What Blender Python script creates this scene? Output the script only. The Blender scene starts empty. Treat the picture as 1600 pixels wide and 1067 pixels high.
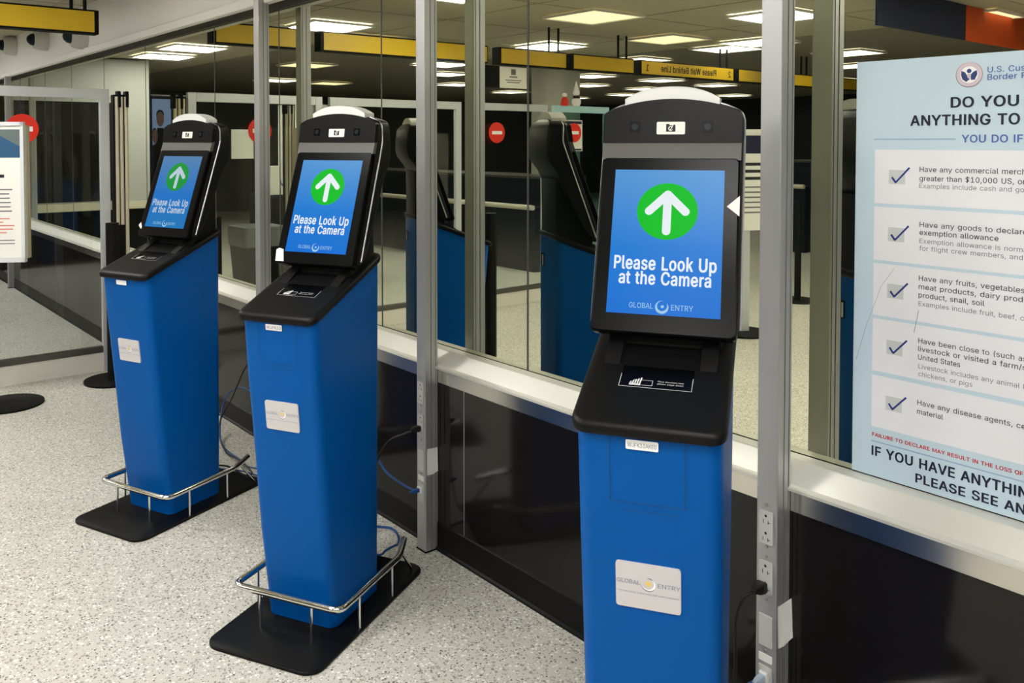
import bpy, bmesh, math, random
from mathutils import Vector, Matrix
random.seed(7)
SC = bpy.context.scene
COL = SC.collection
PI = math.pi

# ------------------------------------------------------------------ camera
cam_d = bpy.data.cameras.new('camera')
cam = bpy.data.objects.new('camera', cam_d); COL.objects.link(cam)
F_PX, CX, CY, YAW, PITCH, ROLL = 1345.33, 750.0, 263.41, 0.88763, 0.03135, -0.00065
_c, _s = math.cos(YAW), math.sin(YAW)
fw = Vector((-_s*math.cos(PITCH), _c*math.cos(PITCH), -math.sin(PITCH)))
rt = Vector((_c, _s, 0)); up = rt.cross(fw)
rt, up = rt*math.cos(ROLL)+up*math.sin(ROLL), up*math.cos(ROLL)-rt*math.sin(ROLL)
cam.matrix_world = Matrix(((rt.x, up.x, -fw.x, 0), (rt.y, up.y, -fw.y, -1.978), (rt.z, up.z, -fw.z, 1.6), (0, 0, 0, 1)))
cam_d.sensor_width = 36; cam_d.lens = F_PX/1600*36
cam_d.shift_x = (800-CX)/1600; cam_d.shift_y = (CY-533.5)/1600
cam_d.clip_start = .02; cam_d.clip_end = 100
SC.camera = cam
# ------------------------------------------------------------------ world, exposure
wd = bpy.data.worlds.new('world'); SC.world = wd; wd.use_nodes = True
wd.node_tree.nodes['Background'].inputs[0].default_value = (.9, .93, 1, 1)
wd.node_tree.nodes['Background'].inputs[1].default_value = .02
LAMP = 33.0
vs = SC.view_settings
vs.view_transform = 'Standard'; vs.look = 'None'; vs.gamma = 1; vs.exposure = 0.0
vs.use_curve_mapping = False
SC.cycles.use_denoising = True
SC.cycles.max_bounces = 8
SC.cycles.glossy_bounces = 5
SC.cycles.transparent_max_bounces = 12
SC.cycles.sample_clamp_indirect = 6

# ------------------------------------------------------------------ materials
def srgb(r, g, b):
    f = lambda v: (v/255/12.92) if v/255 <= .04045 else ((v/255+.055)/1.055)**2.4
    return (f(r), f(g), f(b))
MATS = {}
def mat(name, col, rough=.5, metal=0., spec=.4, emit=0., coat=0.):
    m = bpy.data.materials.new(name); m.use_nodes = True
    p = m.node_tree.nodes['Principled BSDF']
    p.inputs['Base Color'].default_value = (*[c*(.02 if emit and emit < 1 else 1) for c in col], 1)
    p.inputs['Roughness'].default_value = rough
    p.inputs['Metallic'].default_value = metal
    p.inputs['Specular IOR Level'].default_value = spec
    if coat: p.inputs['Coat Weight'].default_value = coat; p.inputs['Coat Roughness'].default_value = .1
    if emit:
        p.inputs['Emission Color'].default_value = (*col, 1); p.inputs['Emission Strength'].default_value = emit
    MATS[name] = m
    return m
def noise_rough(m, scale=40, lo=.25, hi=.45, stretch=None):
    nt = m.node_tree; p = nt.nodes['Principled BSDF']
    tc = nt.nodes.new('ShaderNodeTexCoord'); mp = nt.nodes.new('ShaderNodeMapping'); n = nt.nodes.new('ShaderNodeTexNoise')
    if stretch: mp.inputs['Scale'].default_value = stretch
    n.inputs['Scale'].default_value = scale; n.inputs['Detail'].default_value = 4
    r = nt.nodes.new('ShaderNodeMapRange'); r.inputs['To Min'].default_value = lo; r.inputs['To Max'].default_value = hi
    nt.links.new(tc.outputs['Object'], mp.inputs['Vector']); nt.links.new(mp.outputs[0], n.inputs['Vector'])
    nt.links.new(n.outputs['Fac'], r.inputs['Value']); nt.links.new(r.outputs[0], p.inputs['Roughness'])
    return m

BLUE = noise_rough(mat('kiosk_blue', (.0, .080, .325), .38, spec=.1), 300, .34, .46)
BLACK = noise_rough(mat('black_plastic', (.004, .004, .0045), .45, spec=.16), 500, .36, .5)
BLACK_SATIN = mat('black_satin', (.003, .003, .0035), .35, spec=.14)
BEZEL = mat('black_gloss', (.0015, .0015, .002), .25, spec=.08)
BAND = mat('dark_grey_band', (.078, .072, .066), .5)
CAP = mat('white_lamp_cover', (.80, .80, .78), .35)
SILVER = mat('silver_trim', (.42, .42, .42), .4, 1)
CHROME = noise_rough(mat('chrome', (.78, .77, .74), .12, 1), 60, .08, .18)
PLATE = noise_rough(mat('black_steel_plate', (.004, .004, .0042), .45, spec=.13), 80, .38, .5)
SEAM = mat('seam_dark_blue', (.002, .035, .13), .6)
LABEL = mat('label_silver_white', (.57, .55, .56), .4)
LABEL_TXT = mat('label_print_grey_blue', (.16, .18, .27), .6)
LABEL_LITE = mat('label_print_white', (.88, .88, .88), .5)
LABEL_DARK = mat('label_print_slate', (.13, .12, .14), .5)
GOLD = mat('label_print_gold', (.75, .52, .16), .5)
PAPER = mat('white_paper', (.82, .81, .76), .7)
INK = mat('black_ink', (.012, .012, .014), .7)
LENS = mat('camera_lens', (.004, .012, .018), .3, spec=.15)
DARK_PRINT = mat('white_print', (.6, .6, .6), .6)
GREEN = mat('screen_green', srgb(12, 196, 40), .4, spec=.05, emit=.9)
WHITE_E = mat('screen_white', (.86, .93, .97), .4, spec=.05, emit=.9)
LOGO_E = mat('screen_pale_blue', (.42, .72, .95), .4, spec=.05, emit=.8)

def screen_mat(name='lit_screen', power=.95, top=(84, 152, 214), low=(0, 112, 214)):
    m = bpy.data.materials.new(name); m.use_nodes = True
    nt = m.node_tree; p = nt.nodes['Principled BSDF']
    tc = nt.nodes.new('ShaderNodeTexCoord'); sx = nt.nodes.new('ShaderNodeSeparateXYZ')
    cr = nt.nodes.new('ShaderNodeValToRGB'); mr = nt.nodes.new('ShaderNodeMapRange')
    mr.inputs['From Min'].default_value = 1.225; mr.inputs['From Max'].default_value = 1.535
    e = cr.color_ramp.elements
    e[0].color = (*srgb(*low), 1); e[1].color = (*srgb(*top), 1)
    k = cr.color_ramp.elements.new(.45); k.color = (*srgb(22, 124, 214), 1)
    nt.links.new(tc.outputs['Object'], sx.inputs[0]); nt.links.new(sx.outputs['Z'], mr.inputs['Value'])
    nt.links.new(mr.outputs[0], cr.inputs['Fac'])
    p.inputs['Base Color'].default_value = (.002, .002, .003, 1); p.inputs['Roughness'].default_value = .3; p.inputs['Specular IOR Level'].default_value = .08
    nt.links.new(cr.outputs['Color'], p.inputs['Emission Color']); p.inputs['Emission Strength'].default_value = power
    return m
SCREEN = screen_mat()
SCREEN_DIM = screen_mat('dim_screen', .8, (86, 140, 190), (24, 128, 200))  # falloff at a steep viewing angle, put into the dim screen colours
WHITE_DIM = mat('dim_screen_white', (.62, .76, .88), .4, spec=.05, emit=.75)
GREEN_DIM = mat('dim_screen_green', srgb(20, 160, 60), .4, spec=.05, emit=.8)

def floor_mat(name='speckled_floor', tint=(1, 1, 1)):
    m = bpy.data.materials.new(name); m.use_nodes = True
    nt = m.node_tree; p = nt.nodes['Principled BSDF']; N = nt.nodes.new; L = nt.links.new
    tc = N('ShaderNodeTexCoord')
    def chips(scale, lo, hi, seed):
        mp = N('ShaderNodeMapping'); mp.inputs['Location'].default_value = (seed, seed*2.3, seed*.7)
        v = N('ShaderNodeTexVoronoi'); v.inputs['Scale'].default_value = scale
        L(tc.outputs['Object'], mp.inputs['Vector']); L(mp.outputs[0], v.inputs['Vector'])
        sep = N('ShaderNodeSeparateColor'); L(v.outputs['Color'], sep.inputs[0])
        size = N('ShaderNodeMath'); size.operation = 'MULTIPLY_ADD'; size.inputs[1].default_value = hi-lo; size.inputs[2].default_value = lo
        L(sep.outputs['Green'], size.inputs[0])
        lt = N('ShaderNodeMath'); lt.operation = 'LESS_THAN'; L(v.outputs['Distance'], lt.inputs[0]); L(size.outputs[0], lt.inputs[1])
        return lt, sep
    def mix(fac, a, b):
        x = N('ShaderNodeMix'); x.data_type = 'RGBA'
        L(fac, x.inputs['Factor'])
        if isinstance(a, tuple): x.inputs['A'].default_value = (*a, 1)
        else: L(a, x.inputs['A'])
        x.inputs['B'].default_value = (*b, 1)
        return x.outputs['Result']
    n = N('ShaderNodeTexNoise'); n.inputs['Scale'].default_value = 2.2; n.inputs['Detail'].default_value = 5
    L(tc.outputs['Object'], n.inputs['Vector'])
    base = mix(n.outputs['Fac'], (.50, .482, .43), (.60, .578, .52))
    def pick(sep, thr, lt, ch='Red'):
        g = N('ShaderNodeMath'); g.operation = 'GREATER_THAN'; g.inputs[1].default_value = thr; L(sep.outputs[ch], g.inputs[0])
        a = N('ShaderNodeMath'); a.operation = 'MULTIPLY'; L(g.outputs[0], a.inputs[0]); L(lt.outputs[0], a.inputs[1]); return a.outputs[0]
    lt, sep = chips(72, .22, .5, 1.0); c = mix(pick(sep, .5, lt), base, (.36, .345, .305))
    lt, sep = chips(82, .2, .5, 4.0); c = mix(pick(sep, .58, lt), c, (.76, .75, .70))
    lt, sep = chips(108, .15, .45, 9.0); c = mix(pick(sep, .72, lt), c, (.10, .09, .08))
    lt, sep = chips(150, .18, .46, 13.0); c = mix(pick(sep, .62, lt), c, (.22, .205, .18))
    if tint != (1, 1, 1):
        x = N('ShaderNodeMix'); x.data_type = 'RGBA'; x.blend_type = 'MULTIPLY'; x.inputs['Factor'].default_value = 1
        L(c, x.inputs['A']); x.inputs['B'].default_value = (*tint, 1); c = x.outputs['Result']
    L(c, p.inputs['Base Color']); p.inputs['Roughness'].default_value = .42; p.inputs['Specular IOR Level'].default_value = .35
    return m
FLOOR = floor_mat()

def mirror_mat():
    m = bpy.data.materials.new('mirror_glass'); m.use_nodes = True
    nt = m.node_tree; p = nt.nodes['Principled BSDF']; N = nt.nodes.new; L = nt.links.new
    p.inputs['Base Color'].default_value = (.004, .006, .005, 1); p.inputs['Roughness'].default_value = .05
    g = N('ShaderNodeBsdfGlossy'); g.inputs['Color'].default_value = (.78, .79, .62, 1); g.inputs['Roughness'].default_value = 0
    tc = N('ShaderNodeTexCoord'); ns = N('ShaderNodeTexNoise'); ns.inputs['Scale'].default_value = 1.6; ns.inputs['Detail'].default_value = 0
    L(tc.outputs['Object'], ns.inputs['Vector'])
    b = N('ShaderNodeBump'); b.inputs['Strength'].default_value = .012; b.inputs['Distance'].default_value = .02
    L(ns.outputs['Fac'], b.inputs['Height']); L(b.outputs[0], g.inputs['Normal'])
    mx = N('ShaderNodeMixShader'); mx.inputs[0].default_value = .8
    L(p.outputs[0], mx.inputs[1]); L(g.outputs[0], mx.inputs[2])
    L(mx.outputs[0], nt.nodes['Material Output'].inputs['Surface'])
    return m
MIRROR = mirror_mat()

def glass_mat(name='clear_glass', tint=(.96, .975, .965), refl=.05):
    m = bpy.data.materials.new(name); m.use_nodes = True
    nt = m.node_tree; N = nt.nodes.new; L = nt.links.new
    t = N('ShaderNodeBsdfTransparent'); t.inputs[0].default_value = (*tint, 1)
    g = N('ShaderNodeBsdfGlossy'); g.inputs['Roughness'].default_value = .01
    mx = N('ShaderNodeMixShader'); mx.inputs[0].default_value = refl
    L(t.outputs[0], mx.inputs[1]); L(g.outputs[0], mx.inputs[2]); L(mx.outputs[0], nt.nodes['Material Output'].inputs['Surface'])
    return m
GLASS = glass_mat()
CYAN_GLASS = glass_mat('cyan_glass', (.6, .82, .82), .12)

WALL_PANEL = mat('dark_gloss_panel', (.0085, .007, .0062), .10, spec=.3)
SKIRT = mat('black_rubber', (.003, .003, .003), .4, spec=.14)
STEEL = noise_rough(mat('brushed_steel', (.60, .58, .53), .2, 1), 30, .14, .3, (1, 1, 30))
SILL = noise_rough(mat('sill_aluminium', (.74, .73, .66), .35, .35), 20, .28, .45, (1, 12, 12))
POST = noise_rough(mat('post_grey', (.47, .47, .475), .4, .72), 25, .36, .5, (10, 10, .6))
ALU = noise_rough(mat('frame_aluminium', (.62, .64, .66), .4, .45), 30, .35, .48)
WHITE = mat('white_paint', (.80, .79, .74), .55)
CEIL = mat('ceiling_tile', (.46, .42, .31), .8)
GREYW = mat('grey_wall', (.045, .045, .042), .7)
DARKW = mat('dark_wall', (.012, .013, .014), .6)
YEL = mat('sign_yellow', srgb(208, 172, 34), .45)
BLK = mat('matte_black', (.005, .005, .005), .6, spec=.12)
RUBBER = mat('black_cord_rubber', (.006, .006, .006), .35)
BLUEC = mat('blue_cable', (.01, .07, .25), .4)
IVORY = mat('outlet_grey', (.52, .52, .50), .4)
RED = mat('stop_red', srgb(222, 44, 22), .5)
CREAM = mat('cream_strip', (.62, .56, .43), .35, .3)
NAVY = mat('navy_laminate', (.004, .007, .015), .5, spec=.2)
BEIGE = mat('beige_rail', (.62, .58, .47), .45)
CONC = mat('concrete_column', (.26, .25, .21), .8)
POSTER = mat('poster_pale_blue', srgb(190, 210, 221), .55)
PBOX = mat('poster_white_box', srgb(226, 226, 230), .55)
PBLUE = mat('poster_blue', srgb(70, 100, 170), .6)
PNAVY = mat('poster_navy', srgb(22, 26, 48), .6)
PRED = mat('poster_red', srgb(200, 40, 40), .6)
PGREY = mat('poster_grey', srgb(112, 112, 118), .6)
PTXT = mat('poster_text', srgb(62, 62, 72), .6)
PSEP = mat('poster_rule', srgb(150, 178, 205), .6)
CHKBOX = mat('poster_checkbox', srgb(196, 200, 198), .6)
CHK = mat('poster_check', srgb(30, 50, 120), .6)
PINK = mat('seal_ring', srgb(205, 190, 198), .6)
ORANGE = mat('banner_orange', srgb(205, 78, 20), .7)
BNAVY = mat('banner_navy', srgb(24, 28, 58), .7)
TVBLUE = mat('television_blue', srgb(120, 150, 200), .4, emit=.6)
SKIN = mat('television_skin', srgb(130, 90, 70), .5, emit=.25)
LIGHT = mat('lamp_diffuser', (1, .985, .945), .5, emit=LAMP)
GHOST_GLOW = mat('ghost_reflection_warm', (1, .84, .52), .5, emit=1.8)  # glow for added panels that imitate second-pane ghost images
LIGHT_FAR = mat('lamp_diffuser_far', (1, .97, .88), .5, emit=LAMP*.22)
CAMBODY = mat('security_camera_grey', (.55, .54, .50), .5)

# ------------------------------------------------------------------ mesh helpers
class MB:
    def __init__(s): s.bm = bmesh.new()
    def face(s, pts):
        return s.bm.faces.new([s.bm.verts.new(p) for p in pts])
    def box(s, x0, x1, y0, y1, z0, z1, bev=0):
        r = bmesh.ops.create_cube(s.bm, size=1)
        for v in r['verts']:
            v.co = ((x0+x1)/2+v.co.x*(x1-x0), (y0+y1)/2+v.co.y*(y1-y0), (z0+z1)/2+v.co.z*(z1-z0))
        if bev:
            es = {e for v in r['verts'] for e in v.link_edges}
            bmesh.ops.bevel(s.bm, geom=list(es), offset=bev, segments=2, affect='EDGES', profile=.5)
        return s
    def loft(s, rings, cap=True):
        vr = [[s.bm.verts.new(p) for p in r] for r in rings]
        n = len(vr[0])
        for a, b in zip(vr, vr[1:]):
            for i in range(n):
                j = (i+1) % n
                s.bm.faces.new((a[i], a[j], b[j], b[i]))
        if cap:
            s.bm.faces.new(list(reversed(vr[0]))); s.bm.faces.new(vr[-1])
        return s
    def cyl(s, p0, p1, r, seg=16, r2=None):
        p0, p1 = Vector(p0), Vector(p1); d = (p1-p0).normalized()
        a = d.orthogonal().normalized(); b = d.cross(a)
        ring = lambda p, q: [p+(a*math.cos(2*PI*i/seg)+b*math.sin(2*PI*i/seg))*q for i in range(seg)]
        return s.loft([ring(p0, r), ring(p1, r if r2 is None else r2)])
    def tube(s, pts, r, seg=12):
        pts = [Vector(p) for p in pts]; rings = []
        t0 = (pts[1]-pts[0]).normalized(); a = t0.orthogonal().normalized()
        for i, p in enumerate(pts):
            t = (pts[min(i+1, len(pts)-1)]-pts[max(i-1, 0)]).normalized()
            a = (a-t*a.dot(t)).normalized(); b = t.cross(a)
            rings.append([p+(a*math.cos(2*PI*k/seg)+b*math.sin(2*PI*k/seg))*r for k in range(seg)])
        return s.loft(rings)
    def prism(s, pts, vec):
        vec = Vector(vec); return s.loft([[Vector(p) for p in pts], [Vector(p)+vec for p in pts]])
    def make(s, name, m, parent=None, smooth=False, loc=None, rz=0):
        bmesh.ops.recalc_face_normals(s.bm, faces=s.bm.faces)
        me = bpy.data.meshes.new(name); s.bm.to_mesh(me); s.bm.free()
        me.materials.append(m)
        if smooth:
            me.polygons.foreach_set('use_smooth', [True]*len(me.polygons)); me.update()
            try: me.set_sharp_from_angle(angle=math.radians(38))
            except Exception: pass
        return link(name, me, parent, loc, rz)
def link(name, me, parent=None, loc=None, rz=0):
    o = bpy.data.objects.new(name, me); COL.objects.link(o)
    if parent: o.parent = parent
    if loc: o.location = loc
    if rz: o.rotation_euler = (0, 0, rz)
    return o
def tag(o, label, cat, group=None, kind=None):
    o['label'] = label; o['category'] = cat
    if group: o['group'] = group
    if kind: o['kind'] = kind
    return o
def thing(name, label, cat, loc=(0, 0, 0), rz=0, group=None):
    o = bpy.data.objects.new(name, None); COL.objects.link(o); o.empty_display_size = .1
    o.location = loc; o.rotation_euler = (0, 0, rz)
    return tag(o, label, cat, group)
def struct(o, label=None):
    o['kind'] = 'structure'
    if label: o['label'] = label
    return o
def part_label(o, label): o['label'] = label; return o

def rrect(x0, x1, y0, y1, r, seg=4):
    out = []
    for cx, cy, a0 in ((x1-r, y1-r, 0), (x0+r, y1-r, 90), (x0+r, y0+r, 180), (x1-r, y0+r, 270)):
        for i in range(seg+1):
            a = math.radians(a0+90*i/seg); out.append((cx+r*math.cos(a), cy+r*math.sin(a)))
    return out
def fillet(pts, r, seg=6):
    pts = [Vector(p) for p in pts]; out = [pts[0]]
    for a, b, c in zip(pts, pts[1:], pts[2:]):
        d1 = (a-b).normalized(); d2 = (c-b).normalized(); q = min(r, (a-b).length*.45, (c-b).length*.45)
        p, e = b+d1*q, b+d2*q
        for i in range(seg+1):
            t = i/seg; out.append(p*(1-t)**2+b*2*t*(1-t)+e*t*t)
    out.append(pts[-1]); return out
def spline(pts, n=10):
    pts = [Vector(p) for p in pts]; P = [pts[0]*2-pts[1]]+pts+[pts[-1]*2-pts[-2]]; out = []
    for i in range(1, len(P)-2):
        for k in range(n):
            t = k/n; a, b, c, d = P[i-1:i+3]
            out.append(.5*((2*b)+(c-a)*t+(2*a-5*b+4*c-d)*t*t+(3*b-a-3*c+d)*t**3))
    out.append(pts[-1]); return out

class Frame:                               # a flat surface carrying print: origin, two in-plane axes
    def __init__(s, o, u, v):
        s.o = Vector(o); s.u = Vector(u).normalized(); s.v = Vector(v).normalized(); s.n = s.u.cross(s.v)
    def p(s, x, y, d=0): return s.o+s.u*x+s.v*y+s.n*d
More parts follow.
